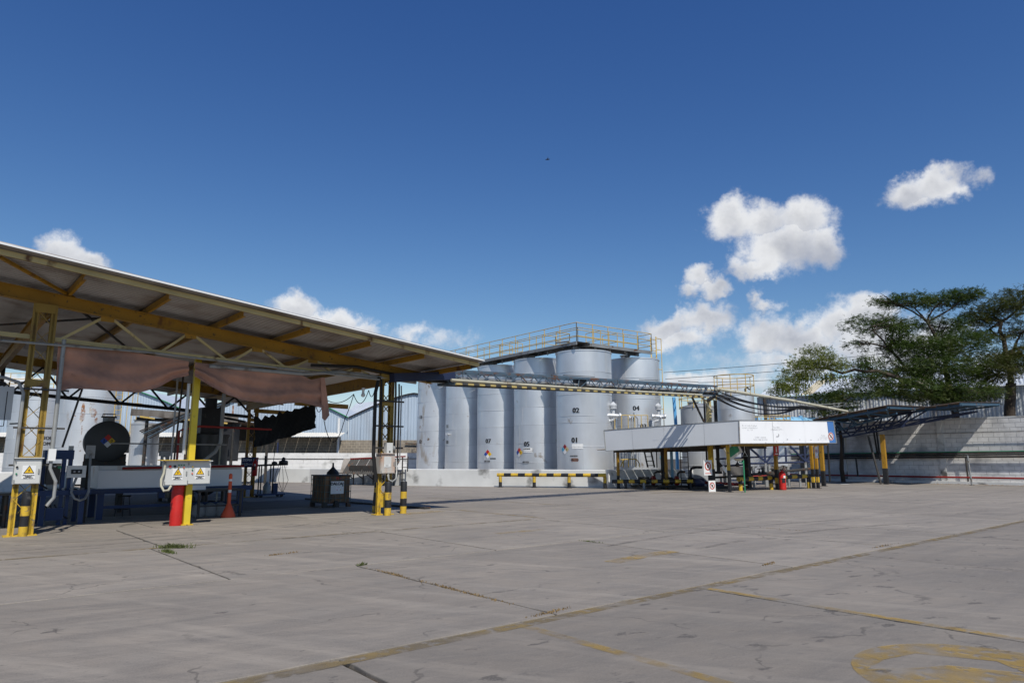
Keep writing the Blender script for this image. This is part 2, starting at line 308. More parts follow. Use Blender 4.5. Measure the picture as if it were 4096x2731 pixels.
# ------------------------------------------------------------------ ground: concrete yard
def concrete(name='yard_concrete', tone=1.0, oil=.665):
    m = bpy.data.materials.new(name); m.use_nodes = True; nt = m.node_tree; N = nt.nodes; L = nt.links
    b = N['Principled BSDF']; b.inputs['Roughness'].default_value = .82; b.inputs['Specular IOR Level'].default_value = .3
    geo = N.new('ShaderNodeNewGeometry'); oi = N.new('ShaderNodeObjectInfo')
    def noise(s, det=8, scale=(1, 1, 1), rot=0.0, rough=.55):
        n = N.new('ShaderNodeTexNoise'); n.inputs['Scale'].default_value = s; n.inputs['Detail'].default_value = det; n.inputs['Roughness'].default_value = rough
        mp = N.new('ShaderNodeMapping'); mp.inputs['Scale'].default_value = scale; mp.inputs['Rotation'].default_value = (0, 0, rot)
        mp.vector_type = 'TEXTURE' if rot else 'POINT'
        if rot: mp.inputs['Scale'].default_value = tuple(1 / k for k in scale)
        L.new(geo.outputs['Position'], mp.inputs[0]); L.new(mp.outputs[0], n.inputs['Vector']); return n.outputs[0]
    def rng(v, a, c, d=0.0, e=1.0):
        r = N.new('ShaderNodeMapRange'); r.inputs[1].default_value = a; r.inputs[2].default_value = c; r.inputs[3].default_value = d; r.inputs[4].default_value = e
        L.new(v, r.inputs[0]); return r.outputs[0]
    def mix(f, a, c, k=1.0):
        if k != 1.0:
            mm = N.new('ShaderNodeMath'); mm.operation = 'MULTIPLY'; L.new(f, mm.inputs[0]); mm.inputs[1].default_value = k; f = mm.outputs[0]
        x = N.new('ShaderNodeMix'); x.data_type = 'RGBA'; L.new(f, x.inputs[0])
        for i, v in ((6, a), (7, c)):
            if isinstance(v, tuple): x.inputs[i].default_value = (*v, 1)
            else: L.new(v, x.inputs[i])
        return x.outputs[2]
    c = mix(rng(noise(.35), .3, .7), tuple(k * tone for k in (.215, .192, .166)), tuple(k * tone for k in (.325, .286, .242)))
    c = mix(rng(noise(1.7), .38, .68), c, tuple(k * tone for k in (.225, .21, .19)), .6)                 # cool grey patches
    c = mix(rng(noise(.9, 8, (.22, 2.2, 1), rad(40.5)), .50, .70), c, (.145, .135, .125), .62)   # rubbed streaks along the traffic
    c = mix(rng(noise(1.3, 8, (.3, 2.6, 1), rad(20)), .52, .70), c, (.15, .14, .13), .55)
    c = mix(rng(noise(1.1, 8, (.25, 2.4, 1), rad(-25)), .53, .72), c, tuple(k * tone for k in (.41, .365, .31)), .5)
    c = mix(rng(noise(2.1, 5, (1, 1.8, 1), rad(30)), oil, oil + .035), c, (.075, .07, .066), .8)     # oil drips
    c = mix(rng(noise(.45, 9), .58, .72), c, (.13, .122, .116), .62)             # large worn stains
    c = mix(rng(noise(5, 9, (.35, 2.2, 1), rad(-12), .7), .50, .68), c, (.14, .13, .12), .45)
    c = mix(rng(noise(9, 9, (.4, 1.8, 1), rad(35), .7), .52, .70), c, tuple(k * tone for k in (.37, .33, .285)), .4)
    c = mix(rng(noise(60, 3), .4, .62), c, tuple(k * tone for k in (.35, .31, .27)), .3)
    # hairline cracks
    vo = N.new('ShaderNodeTexVoronoi'); vo.feature = 'DISTANCE_TO_EDGE'; vo.inputs['Scale'].default_value = .34
    wn_ = N.new('ShaderNodeTexNoise'); wn_.inputs['Scale'].default_value = 1.4; wn_.inputs['Detail'].default_value = 8; L.new(geo.outputs['Position'], wn_.inputs['Vector'])
    va = N.new('ShaderNodeVectorMath'); va.operation = 'MULTIPLY_ADD'; L.new(wn_.outputs[1], va.inputs[0]); va.inputs[1].default_value = (1.1, 1.1, 0); L.new(geo.outputs['Position'], va.inputs[2]); L.new(va.outputs[0], vo.inputs['Vector'])
    cr_ = N.new('ShaderNodeMath'); cr_.operation = 'MULTIPLY'; L.new(rng(vo.outputs[0], .0025, .006, 1, 0), cr_.inputs[0]); L.new(rng(noise(.7, 4), .5, .56), cr_.inputs[1])
    c = mix(cr_.outputs[0], c, (.07, .065, .06), .5)
    c = mix(rng(noise(16, 6), .62, .68), c, (.15, .14, .135), .4)
    hv = N.new('ShaderNodeHueSaturation'); L.new(c, hv.inputs['Color']); L.new(rng(oi.outputs['Random'], 0, 1, .93, 1.07), hv.inputs['Value'])
    L.new(hv.outputs[0], b.inputs['Base Color'])
    bp = N.new('ShaderNodeBump'); bp.inputs['Strength'].default_value = .25; bp.inputs['Distance'].default_value = .01
    L.new(noise(45, 8), bp.inputs['Height']); L.new(bp.outputs[0], b.inputs['Normal'])
    return m
m_conc = concrete(); m_conc_worn = concrete('traffic_worn_concrete', .84, .63); m_conc_shade = concrete('shade_toned_concrete', .45, .58)  # last one: canopy shade painted into the slab tone, plus denser oil drips
m_joint = M('joint_dirt', (.055, .05, .042), .95, 0, .3, 6, (.10, .07, .045), .55, 4)
mb = MB().add([(-900, -60, -.035), (900, -60, -.035), (900, 1200, -.035), (-900, 1200, -.035)], [(0, 1, 2, 3)])
ground = S(mb.build('ground', m_joint))

def slab(a0, a1, b0, b1, fine):
    mm_ = m_conc_worn if b1 < 6 else (m_conc_shade if b0 > 22 and b1 < 37 and a1 < 14 else m_conc)
    g = .02; a0 += g; a1 -= g; b0 += g; b1 -= g; st = .22 if fine else 1.1; pts = []
    cor = [(a0, b0), (a1, b0), (a1, b1), (a0, b1)]
    for i in range(4):
        p, q = cor[i], cor[(i + 1) % 4]; ln = math.hypot(q[0] - p[0], q[1] - p[1]); n = max(1, int(ln / st)); wob = 0
        nx, ny = -(q[1] - p[1]) / ln, (q[0] - p[0]) / ln
        for k in range(n):
            t = k / n; wob = .7 * wob + random.uniform(-.007, .007); j = abs(wob) if fine and k else 0
            if fine and random.random() < .05: j += random.uniform(.01, .035)
            pts.append((p[0] + (q[0] - p[0]) * t + nx * j, p[1] + (q[1] - p[1]) * t + ny * j))
    cx, cy = (a0 + a1) / 2, (b0 + b1) / 2; n = len(pts); e = .003
    lo = random.uniform(-.004, .002)
    top = [Y_(x + (e if x < cx else -e), y + (e if y < cy else -e), lo) for x, y in pts]; rim = [Y_(x, y, lo - .006) for x, y in pts]; bot = [Y_(x, y, -.034) for x, y in pts]
    mb = MB(); mb.add(top + rim + bot, [tuple(range(n))] + [(n + i, n + (i + 1) % n, (i + 1) % n, i) for i in range(n)] + [(2 * n + i, 2 * n + (i + 1) % n, n + (i + 1) % n, n + i) for i in range(n)])
    mb.build('slab', mm_, ground)
rows = [-7.5, -3.1, 1.25, 5.6, 10.1, 14.35, 18.65, 22.95, 27.25, 31.5, 36, 42, 50, 60, 74]
known = {3: [-8.5, -3.6, 5.42, 10.48, 14.25, 17.65, 22.75, 27.2], 4: [-6, -1.4, 3.5, 8.25, 13.2, 15.75, 20.6, 25.4], 5: [-5.5, -1, 3.75, 8.35, 13.5, 17.3, 22], 2: [-3.5, .2, 2.85, 7.86, 12.6, 17.4, 22.2]}
for r in range(len(rows) - 1):
    b0, b1 = rows[r], rows[r + 1]; xs = list(known.get(r, [-6 + random.uniform(0, 3)])); step = 4.6 if b1 < 34 else 8
    amax = min(max(b1, 0) / .225 + 9, 74)
    while xs[-1] < amax: xs.append(xs[-1] + step * random.uniform(.85, 1.12))
    for i in range(len(xs) - 1):
        if xs[i] > amax: break
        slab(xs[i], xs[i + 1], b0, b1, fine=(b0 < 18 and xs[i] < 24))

# yellow traffic paint, worn
m_line = M('worn_yellow_line', (.29, .205, .075), .8, 0, .2, 3, (.19, .15, .09), .5, 2.0, 1, .15, alpha=(1.3, .44, .62))
m_lineb = M('brighter_yellow_line', (.42, .275, .06), .8, 0, .2, 3, alpha=(1.6, .47, .55))
def line(pts, w, m, label, nm='yellow_line'):
    mb = MB(); n = len(pts); rows2 = []
    for i, (a, b) in enumerate(pts):
        a2, b2 = pts[min(i + 1, n - 1)]; a1, b1 = pts[max(i - 1, 0)]; d = V((a2 - a1, b2 - b1)).normalized(); nn = V((-d.y, d.x)) * w / 2
        rows2.append([Y_(a + nn.x, b + nn.y, .005), Y_(a - nn.x, b - nn.y, .005)])
    mb.grid([[r[0] for r in rows2], [r[1] for r in rows2]])
    o = mb.build(nm, m); o['kind'] = 'structure'; return o
line([(-2 + i * 2, 5.49 + .012 * math.sin(i * 1.7)) for i in range(15)], .17, m_line, '')
line([(7.92, 5.4), (7.93, 3), (7.97, 1.0), (8, -1)], .13, m_lineb, '')
line([(4.80, 5.4), (4.78, 4), (4.75, 2.6), (4.74, 1)], .13, m_lineb, '')
line([(-1 + i * 2, 14.42 - .01 * (i % 3)) for i in range(8)], .11, m_line, '')
line([(13.52, 14.5), (13.5, 18.4)], .11, m_lineb, '')
line([(16.6, 25), (17.3, 21), (17.9, 17)], .13, m_line, '')
line([(10.0, 12.2), (11.35, 12.22)], .2, m_lineb, '')
line([(8.7, 7.72), (9.6, 7.86), (10.55, 7.9)], .3, m_lineb, '')
line([(11.2, 18.28), (12.9, 18.5)], .5, m_lineb, '')
line([(27, 21.3), (34, 20.5), (42, 19.9)], .3, m_line, '')
line([(25, 23.2), (30, 22.2), (38, 21.5)], .12, m_lineb, '')
# tyre scuffs: thin dark rubbed arcs
m_scuff = M('tyre_rubber_mark', (.07, .065, .062), .8, 0, .2, 3, alpha=(1.1, .50, .32))
for (ca, cb_, r_, t0, t1, w_) in ((2.5, 26, 10.4, -1.75, -1.05, .10), (2.6, 26, 10.9, -1.7, -1.0, .07), (3.6, 25, 8.6, -1.8, -1.1, .09), (14, -12, 21.5, 1.3, 1.75, .14), (14, -12, 20.0, 1.25, 1.8, .16)):
    line([(ca + r_ * math.cos(t0 + (t1 - t0) * i / 24), cb_ + r_ * math.sin(t0 + (t1 - t0) * i / 24)) for i in range(25)], w_, m_scuff, '', 'tyre_mark')
def paint_disc():                                            # a painted roundel with an arrow left bare in it
    bm = bmesh.new(); ring = [Y_(6.42 + .98 * math.cos(t), 1.93 + .92 * math.sin(t), .006) for t in [2 * math.pi * i / 40 for i in range(40)]]
    hole = [Y_(a, b, .006) for a, b in [(5.92, 2.60), (6.30, 2.62), (6.70, 2.52), (6.95, 2.0), (6.75, 1.75), (6.52, 2.22), (6.28, 2.34)]]
    for loop in (ring, hole):
        vs = [bm.verts.new(p) for p in loop]
        for i in range(len(vs)): bm.edges.new((vs[i], vs[(i + 1) % len(vs)]))
    bmesh.ops.triangle_fill(bm, use_beauty=True, use_dissolve=False, edges=bm.edges[:])
    c = Y_(6.42, 1.93, 0)
    for v in bm.verts: v.co -= c
    for f in bm.faces:
        f.normal_update()
        if f.normal.z < 0: f.normal_flip()
    me = bpy.data.meshes.new('yellow_roundel'); bm.to_mesh(me); S(link('yellow_roundel', me, c, m_lineb))
paint_disc()

# weeds in the joints
m_weed = M('weed_green', (.085, .105, .03), .8, 0, .3, 8); m_dry = M('dry_weed', (.22, .15, .07), .9, 0, .3, 8)
def weed(a, b, n, spread, h, m, label, along=None):
    mb = MB()
    for i in range(n):
        t = random.gauss(0, .5); q = (along or (1, .15)); p = Y_(a + q[0] * t * spread + random.gauss(0, .02), b + q[1] * t * spread + random.gauss(0, .02), 0)
        d = V((random.gauss(0, .5), random.gauss(0, .5), 1)).normalized(); hh = h * random.uniform(.4, 1.1); w = d.cross(V((random.gauss(0, 1), random.gauss(0, 1), .1))).normalized() * .006
        mb.add([p - w, p + w, p + d * hh * .6 + w * .8, p + d * hh * .6 - w * .8], [(0, 1, 2, 3)])
        e = d + V((random.gauss(0, .5), random.gauss(0, .5), -.3)); mb.add([p + d * hh * .6 - w * .8, p + d * hh * .6 + w * .8, p + d * hh * .6 + e * hh * .4], [(0, 1, 2)])
    o = mb.build('weed_tuft', m); return S(tag(o, label, 'weed', 'weeds growing in the concrete joints'), 'stuff')
weed(3.85, 14.2, 260, .28, .13, m_weed, 'green weed clump where two joints meet, in front of red pipe post', (.75, -.65))
weed(3.6, 13.6, 150, .25, .09, m_weed, 'low green weeds trailing along the joint toward the camera', (.15, -1))
weed(5.5, 10.05, 60, .08, .07, m_weed, 'small green tuft at the corner of a slab, left of centre')
weed(5.42, 9.0, 160, .5, .035, m_dry, 'brown dry weeds lying in the long slanting joint', (.03, 1))
weed(5.40, 7.4, 220, .9, .03, m_dry, 'dry litter of weeds in the near part of the slanting joint', (.03, 1))
weed(5.45, 5.72, 120, .3, .025, m_dry, 'dry weeds in the broken slab corner beside the yellow line', (1, .1))
weed(10.48, 9.9, 60, .25, .035, m_weed, 'thin green weeds at a joint corner right of the middle', (.1, -1))
weed(10.49, 6.0, 70, .3, .03, m_dry, 'yellowish weeds by the yellow line at the right')
weed(14.2, 5.75, 60, .6, .03, m_dry, 'dry weeds along the line farther right', (1, 0))
weed(5.05, 12.1, 70, .3, .04, m_dry, 'flat pale weeds on a hairline crack in the left slab', (1, .2))
weed(15.7, 8.6, 50, .8, .02, m_dry, 'dry weeds in a far joint on the right', (0, 1))

# ------------------------------------------------------------------ block walls
_blk = {}
def block_wall(parent, p0, p1, z0, z1, th, bl, bh, m, mm, single=300, front=1, near=None, gap=.012, dep=.02):
    # running-bond wall from p0 to p1 (plan); blocks stand proud of the mortar on the front face
    p0 = V((*p0[:2], 0)); p1 = V((*p1[:2], 0)); d = (p1 - p0); ln = d.length; d.normalize(); n = V((d.y, -d.x, 0)) * front
    mb = MB().bar(p0 + Z * (z0 + z1) / 2, p1 + Z * (z0 + z1) / 2, th, z1 - z0); mb.build('mortar_core', mm, parent)
    spots = []; rws = int(round((z1 - z0) / bh)); hh = (z1 - z0) / rws
    for r in range(rws):
        x = -bl / 2 if r % 2 else 0.0
        while x < ln - .02:
            xa, xb = max(x, 0), min(x + bl, ln)
            if xb - xa > .06: spots.append((xa, xb, r))
            x += bl
    ref = V((*(near or (0, 0)), 1.6))
    ctr = lambda s_: p0 + d * (s_[0] + s_[1]) / 2 + Z * (z0 + (s_[2] + .5) * hh)
    spots.sort(key=lambda s_: (ctr(s_) - ref).length)
    rest = MB()
    def geo(mb, c, w, o):
        f = c + n * (th / 2 + o); a = d * (w / 2 - gap / 2); u = Z * (hh / 2 - gap / 2); e = .006
        ai = d * (w / 2 - gap / 2 - e); ui = Z * (hh / 2 - gap / 2 - e); k = f - n * (o + .002)
        vs = [k - a - u, k + a - u, k + a + u, k - a + u, f - ai - ui, f + ai - ui, f + ai + ui, f - ai + ui]
        fs = [(0, 1, 5, 4), (1, 2, 6, 5), (2, 3, 7, 6), (3, 0, 4, 7), (4, 5, 6, 7)]
        if front < 0: fs = [tuple(reversed(q)) for q in fs]
        mb.add(vs, fs)
    for i, s_ in enumerate(spots):
        c = ctr(s_); w = s_[1] - s_[0]; o = dep + random.uniform(-.004, .004)
        if i < single:
            key = (parent.name, round(w, 2), i % 3)
            if key in _blk:
                ob = _blk[key].copy(); C.objects.link(ob); ob.location = c - WLOC[parent.name]; ob.parent = parent
            else:
                b2 = MB(); geo(b2, c, w, o); _blk[key] = b2.build('block', m, parent, origin=c)
        else: geo(rest, c, w, o)
    if rest.v: S(rest.build('block_courses', m, parent), 'stuff')

# corrugated cladding sheet: u = along the ribs' run (across), vdir = rib direction
def sheet(p, u, vdir, w, h, pitch, amp, n=None, tri=False):
    p = V(p); u = V(u).normalized(); vd = V(vdir); n = n or u.cross(vd).normalized(); k = max(2, int(w / pitch * 4)); r0 = []; r1 = []
    pr = (0, 1, 0, -1) if not tri else (0, 1, 1, 0)
    for i in range(k + 1):
        o = V(n) * amp * pr[i % 4]; q = p + u * (w * i / k) + o
        r0.append(q); r1.append(q + vd * (h(w * i / k) if callable(h) else h))
    return MB().grid([r0, r1])
# ------------------------------------------------------------------ low containment walls round the tanks
def wall_path(name, label, pts, z1, th, m, cap=None, cat='wall'):
    t = T(name, label, cat, (*pts[0], 0))
    for i in range(len(pts) - 1):
        p, q = V((*pts[i], 0)), V((*pts[i + 1], 0)); d = (q - p).normalized()
        n = max(1, int((q - p).length / 3.2))
        for k in range(n):
            a, b = L_(p, q, k / n), L_(p, q, (k + 1) / n)
            # rendered masonry bay: slightly uneven face, chamfered top
            mb = MB(); nx = V((d.y, -d.x, 0)); cols = 8; f = []
            for j in range(cols + 1):
                x = a.lerp(b, j / cols); w = lambda s_: random.uniform(-.012, .012)
                f.append([x + nx * (th / 2 + w(0)) - Z * .04, x + nx * (th / 2 + w(0)) + Z * z1 * .5, x + nx * (th / 2 + w(0)) + Z * (z1 - .04), x + nx * (th / 2 - .04) + Z * (z1 + w(0) * .6), x - nx * (th / 2 - .04) + Z * (z1 + w(0) * .6), x - nx * th / 2 + Z * (z1 - .04), x - nx * th / 2 - Z * .04])
            mb.grid(f); mb.add(f[0] + f[-1], [tuple(range(7)), tuple(reversed(range(7, 14)))])
            mb.build('wall_bay', m, t)
    return t
DK = [(12.3, 43.2), (5.25, 39.45), (-6.6, 43.0), (-13.9, 48.5), (-25, 53.0)]
wall_path('containment_wall', 'low whitewashed containment wall with black mould stains in front of numbered tanks', DK[1:3], 1.0, .2, m_washold)
wall_path('containment_wall', 'low grey-white containment wall running left behind the hose rack', DK[2:], .95, .2, m_washold)
wall_path('containment_wall', 'shaded white containment wall behind the sign shed on its left', [(12.3, 43.2), (5.38, 39.6)], 1.0, .2, m_wash)
# perimeter wall
pw = T('perimeter_wall', 'long white block perimeter wall across the back of the yard', 'wall', (-8, 60, 0))
block_wall(pw, (-60, 60), (3, 60), 0, 2.08, .2, .62, .30, m_wash, m_washold, single=0, gap=.014, dep=.012)
mb = MB().tube(sag((-26, 59.86, 1.66), (-6, 59.86, 1.62), .05), .03, 6); mb.build('conduit', m_darksteel, pw)
# a second whitewashed wall seen under the canopy at the far left, with pipes on it
lw = wall_path('containment_wall', 'white low wall with pale rails at the far left under the canopy', [(-20.9, 33.4), (-27, 33.4)], 1.0, .2, m_wash)
# ------------------------------------------------------------------ grey block building with lean-to
bb = T('block_building', 'bare concrete block building with pale lean-to roof behind the white wall', 'building', (-18, 63, 0))
block_wall(bb, (-58, 63.4), (-15.6, 63.4), 0, 3.55, .2, .46, .23, m_brick, m_brickmortar, single=0, gap=.03, dep=.01)
block_wall(bb, (-15.6, 63.0), (-4, 63.0), 0, 3.25, .2, .46, .23, m_brick, m_brickmortar, single=260, gap=.03, dep=.01)
for i in range(41):
    x = -57 + i * 1.02
    sheet((x, 61.2, 3.52), (1, 0, 0), V((0, 2.3, .42)), 1.0, 1, .2, .035, n=Z).build('roof_sheet', m_fibrow, bb)
for x in (-26, -20.6): MB().bar((x, 61.4, 0), (x, 61.4, 3.5), .12, .12).build('post', m_darkblue, bb)
MB().cyl((-15.65, 62.75, 1.2), (-15.65, 62.75, 5.2), .11, 10).build('drain_pipe', m_white, bb)
MB().tube([(-9.6, 62.7, 2.95), (-7, 62.7, 2.9), (-4.9, 62.7, 2.92), (-4.8, 62.7, 2.3)], .07, 6).build('drain_pipe', m_darksteel, bb)
o = MB(); 
for i in range(60):
    p = V((-7.5 + random.gauss(0, .22), 62.75, 2.2 + random.gauss(0, .45))); s_ = .09
    u = V((random.gauss(0, 1), random.gauss(0, .4), random.gauss(0, 1))).normalized() * s_; w = u.cross(V((random.gauss(0, 1), -1, random.gauss(0, 1)))).normalized() * s_ * .6
    o.add([p - u, p - w, p + u, p + w], [(0, 1, 2, 3)])
tag(o.build('wall_creeper', m_weed), 'small green creeper on the bare block wall left of the tanks', 'plant')
mb = MB().cyl((-24.6, 61.0, 2.05), (-24.6, 61.0, 6.2), .09, 8)
tag(mb.build('rusty_pole', M('rusted_tube', (.25, .15, .11), .8, 0, .3, 3, (.4, .35, .32), .55, 2)), 'rusty thin pole standing against the block building', 'pole')
# ------------------------------------------------------------------ gabled warehouses
def warehouse(label, x0, x1, Yf, ze, zp, zb, trim, depth=22):
    t = T('warehouse', label, 'building', ((x0 + x1) / 2, Yf, 0), 'gabled warehouses beyond the yard'); n = int((x1 - x0) / 1.05); w = (x1 - x0) / n; xm = (x0 + x1) / 2
    top = lambda x: ze + (zp - ze) * (1 - (abs(x - xm) / (x1 - xm)) ** 1.35)
    for i in range(n):
        xa = x0 + i * w
        sheet((xa, Yf, zb), (1, 0, 0), Z, w, lambda d, xa=xa: top(xa + d) - zb, .26, .03, n=V((0, -1, 0)), tri=True).build('cladding_sheet', m_sheet, t)
    mb = MB().bar((x0, Yf + .15, zb / 2), (x1, Yf + .15, zb / 2), .2, zb); mb.build('base_wall', m_brick, t)
    for k in range(12):                                       # roof bays, both slopes
        xa = x0 + (x1 - x0) * k / 12; xb = x0 + (x1 - x0) * (k + 1) / 12
        MB().add([(xa, Yf - .25, top(xa) + .03), (xb, Yf - .25, top(xb) + .03), (xb, Yf + depth, top(xb) + .03), (xa, Yf + depth, top(xa) + .03)], [(0, 1, 2, 3)]).build('roof_sheet', m_rooftop, t)
    xs = [x0 + (x1 - x0) * k / 24 for k in range(25)]
    MB().tube([(x, Yf - .22, top(x) + .0) for x in xs], .06, 4).build('verge_trim', trim, t)
    return t
warehouse('blue-white gabled warehouse beside the tall numbered tanks', -15.5, -3.2, 66, 5.45, 7.75, 3.1, m_darksteel)
warehouse('blue-white warehouse with green roof trim left of the drain pipe', -30.4, -15.8, 67, 5.5, 8.3, 3.1, m_green)
warehouse('corrugated warehouse cut by the left edge of the view', -64, -47.2, 68, 5.5, 8.6, 3.1, m_green)
warehouse('corrugated warehouse seen under the canopy at the far left', -47, -30.6, 68, 5.5, 8.6, 3.1, m_green)
mb = MB().add([(-21, 84, 6.2), (-10, 84, 6.2), (-12, 96, 9.6), (-19, 96, 9.4)], [(0, 1, 2, 3)])
fb = T('far_building', 'pale metal roof rising between the two gabled warehouses', 'building', (-15, 90, 0))
for i in range(10):
    sheet((-21 + i * 1.15, 84, 5.9 + .12 * i), (1, 0, .1), V((0, 9, 3.0)), 1.1, 1, .25, .04, n=Z, tri=True).build('roof_sheet', m_rooftop, fb)
MB().bar((-15, 90, 2.8), (-15, 90.1, 2.8), 11, 5.6).build('wall', m_sheet, fb)
# weathered warehouse on the right
rw = T('warehouse', 'weathered grey corrugated warehouse with pale striped roof behind the tree', 'building', (32, 64, 0), 'gabled warehouses beyond the yard')
e0, e1 = V((25.2, 71.0, 0)), V((50, 53.6, 0)); d = (e1 - e0).normalized(); ln = (e1 - e0).length; nn = V((-d.y, d.x, 0)); n = int(ln / 1.05)
nn = nn if nn.x > 0 else -nn
for i in range(n):
    sheet(e0 + d * (ln * i / n) + Z * 1.0, d, Z, ln / n, 6.75, .30, .045, n=-nn).build('cladding_sheet', m_sheetold, rw)
    r = sheet(e0 + d * (ln * i / n) + Z * 7.8 - nn * .4, d, nn * 9 + Z * 2.3, ln / n, 1, .30, .04, n=Z)
    r.build('roof_sheet', m_rooftan if i % 9 == 4 else m_rooftop, rw)
MB().add([e0 + Z * 0, e0 + nn * 8.6, e0 + nn * 8.6 + Z * 9.95, e0 + Z * 7.8], [(0, 1, 2, 3)]).build('gable_wall', m_sheetold, rw)
MB().bar(e0 + Z * .5, e1 + Z * .5, .2, 1.0).build('base_wall', m_brick, rw)
MB().lathe(e0 + d * 6 + nn * 7 + Z * 9.8, [(.2, 0), (.2, .45), (.32, .45), (.32, .6), (.05, .8)], 10).build('roof_vent', m_darksteel, rw)
# ------------------------------------------------------------------ tank farm
def diamond(tc, r, ang, z, h, parent, nums, cols, m_num):
    # hazard diamond bent to the shell: four coloured quarters and their figures
    q = T0 = None; c = []
    for k, (dx, dz) in enumerate(((0, .25), (-.25, 0), (.25, 0), (0, -.25))):
        mb = MB(); e = h * .245; x0, z0 = dx * h, dz * h
        pts = [(x0, z0 + e), (x0 - e, z0), (x0, z0 - e), (x0 + e, z0)]
        mb.add([V((tc[0] + (r + .024) * math.cos(ang + x / r), tc[1] + (r + .024) * math.sin(ang + x / r), z + y)) for x, y in pts], [(0, 1, 2, 3)])
        c.append(mb.build('hazard_diamond', cols[k], parent))
    for s_, (dx, dz), q in zip(nums, ((0, .25), (-.25, 0), (.25, 0)), c):
        tank_lettering(s_, h * .27, tc, r + .012, ang + dx * h / r, z + dz * h, m_num, q, name='figure')
def plate(tc, r, ang, z, w, h, m, parent, name='name_plate'):
    mb = MB(); r0 = []; r1 = []
    for i in range(5):
        t = ang + (i / 4 - .5) * w / r; p = V((tc[0] + (r + .022) * math.cos(t), tc[1] + (r + .022) * math.sin(t), z)); r0.append(p - Z * h / 2); r1.append(p + Z * h / 2)
    return mb.grid([r0, r1]).build(name, m, parent)
def tank(label, x, y, r, z0, z1, m=None, seams=None, group='tall upright storage tanks', cone=.22, legs=0, name='storage_tank', seg=56):
    t = T(name, label, 'tank', (x, y, z0), group); m = m or m_alu; n = seg; k = 7
    seams = seams if seams is not None else [z0 + (z1 - z0) * f for f in (.155, .31, .455, .60, .745, .875)]
    # shell in courses, very slightly out of round like rolled plate
    hs = [z0] + list(seams) + [z1]
    ph = random.uniform(0, 6)
    wob = lambda a, h: r + .008 * math.sin(3 * a + h * .9 + ph) + .005 * math.sin(7 * a + h * 2.1 + ph)
    for i in range(len(hs) - 1):
        rws = [[V((x + wob(2 * math.pi * j / n, h) * math.cos(2 * math.pi * j / n), y + wob(2 * math.pi * j / n, h) * math.sin(2 * math.pi * j / n), h)) for j in range(n + 1)] for h in (hs[i], (hs[i] + hs[i + 1]) / 2, hs[i + 1])]
        mb = MB().grid(rws); mb.build('shell_course', m, t, True)
    for h in seams: MB().lathe((x, y, h), [(r - .01, -.014), (r + .016, -.009), (r + .016, .009), (r - .01, .014)], n, closed=False).build('weld_seam', m_seam, t, True)
    MB().lathe((x, y, z1), [(r - .02, -.06), (r + .035, -.06), (r + .035, .012), (r, .02), (.35, cone), (.02, cone)], n).build('tank_roof', m, t, True)
    mb = MB().lathe((x - r * .35, y - r * .3, z1 + cone * .45), [(.30, 0), (.30, .16), (.36, .16), (.36, .2), (.05, .22)], 16); mb.build('manhole', m_pipe, t, True)
    for h0, h1, a in zip(hs[:-1], hs[1:], [random.uniform(-2.6, -.7) for _ in hs]):
        MB().bar((x + (r + .004) * math.cos(a), y + (r + .004) * math.sin(a), h0), (x + (r + .004) * math.cos(a), y + (r + .004) * math.sin(a), h1), .02, .012, V((math.cos(a), math.sin(a), 0))).build('vertical_weld', m_seam, t)
    return t
def ang_px(tc, off): return math.atan2(-tc[1], -tc[0]) + off        # plan direction from the tank to the viewer, plus an offset
R0 = 1.71
TK = {'01': (4.44, 42.5), '05': (1.84, 45.95), '07': (-.76, 49.4), '10': (-3.36, 52.85), '12': (-5.96, 56.3), '03': (8.1, 45.8)}
NFPA = [m_dred, m_dblue, m_dyel, m_dwht]
zt = 8.05
def un_plate(s_, off, z, m, tc, t, w_=.42, h_=.19, sz=.13):
    pq = plate(tc, R0, ang_px(tc, off), z, w_, h_, m, t); tank_lettering(s_, sz, tc, R0 + .01, ang_px(tc, off), z, m_letter, pq, .005)
t = tank('silver tank marked 12 and 13, rust-streaked, farthest left of the row', *TK['12'], R0, .15, zt, m_alu_old); tc = TK['12']
tank_lettering('13', .36, tc, R0, ang_px(tc, -.96), 4.85, m_letter, t, .018); tank_lettering('12', .36, tc, R0, ang_px(tc, -.96), 2.92, m_letter, t, .018)
t = tank('silver tank marked 10 and 11, second from the left of the row', *TK['10'], R0, .15, zt); tc = TK['10']
tank_lettering('11', .36, tc, R0, ang_px(tc, -1.1), 3.97, m_letter, t, .018); tank_lettering('10', .36, tc, R0, ang_px(tc, -1.1), 2.81, m_letter, t, .018)
p = V((tc[0] + R0 * math.cos(ang_px(tc, -1.0)), tc[1] + R0 * math.sin(ang_px(tc, -1.0)), 3.4)); MB().cyl(p, p + V((-.12, -.35, 0)), .08, 10).build('outlet_pipe', m_alu, t)
t = tank('silver tank marked 07 with hazard diamond, middle of the row', *TK['07'], R0, .15, zt); tc = TK['07']
tank_lettering('07', .42, tc, R0, ang_px(tc, -.55), 2.79, m_letter, t, .02); diamond(tc, R0, ang_px(tc, -.57), 1.92, .62, t, '310', NFPA, m_letter)
un_plate('UN-1230', -.60, 1.43, m_tankgrey, tc, t); plate(tc, R0, ang_px(tc, -.34), 1.62, .42, .07, m_letter, t)
t = tank('silver tank marked 05 holding kerosene, left neighbour of tank 01', *TK['05'], R0, .15, zt); tc = TK['05']
tank_lettering('05', .42, tc, R0, ang_px(tc, -.51), 2.52, m_letter, t, .02); diamond(tc, R0, ang_px(tc, -.89), 2.0, .64, t, '210', NFPA, m_letter)
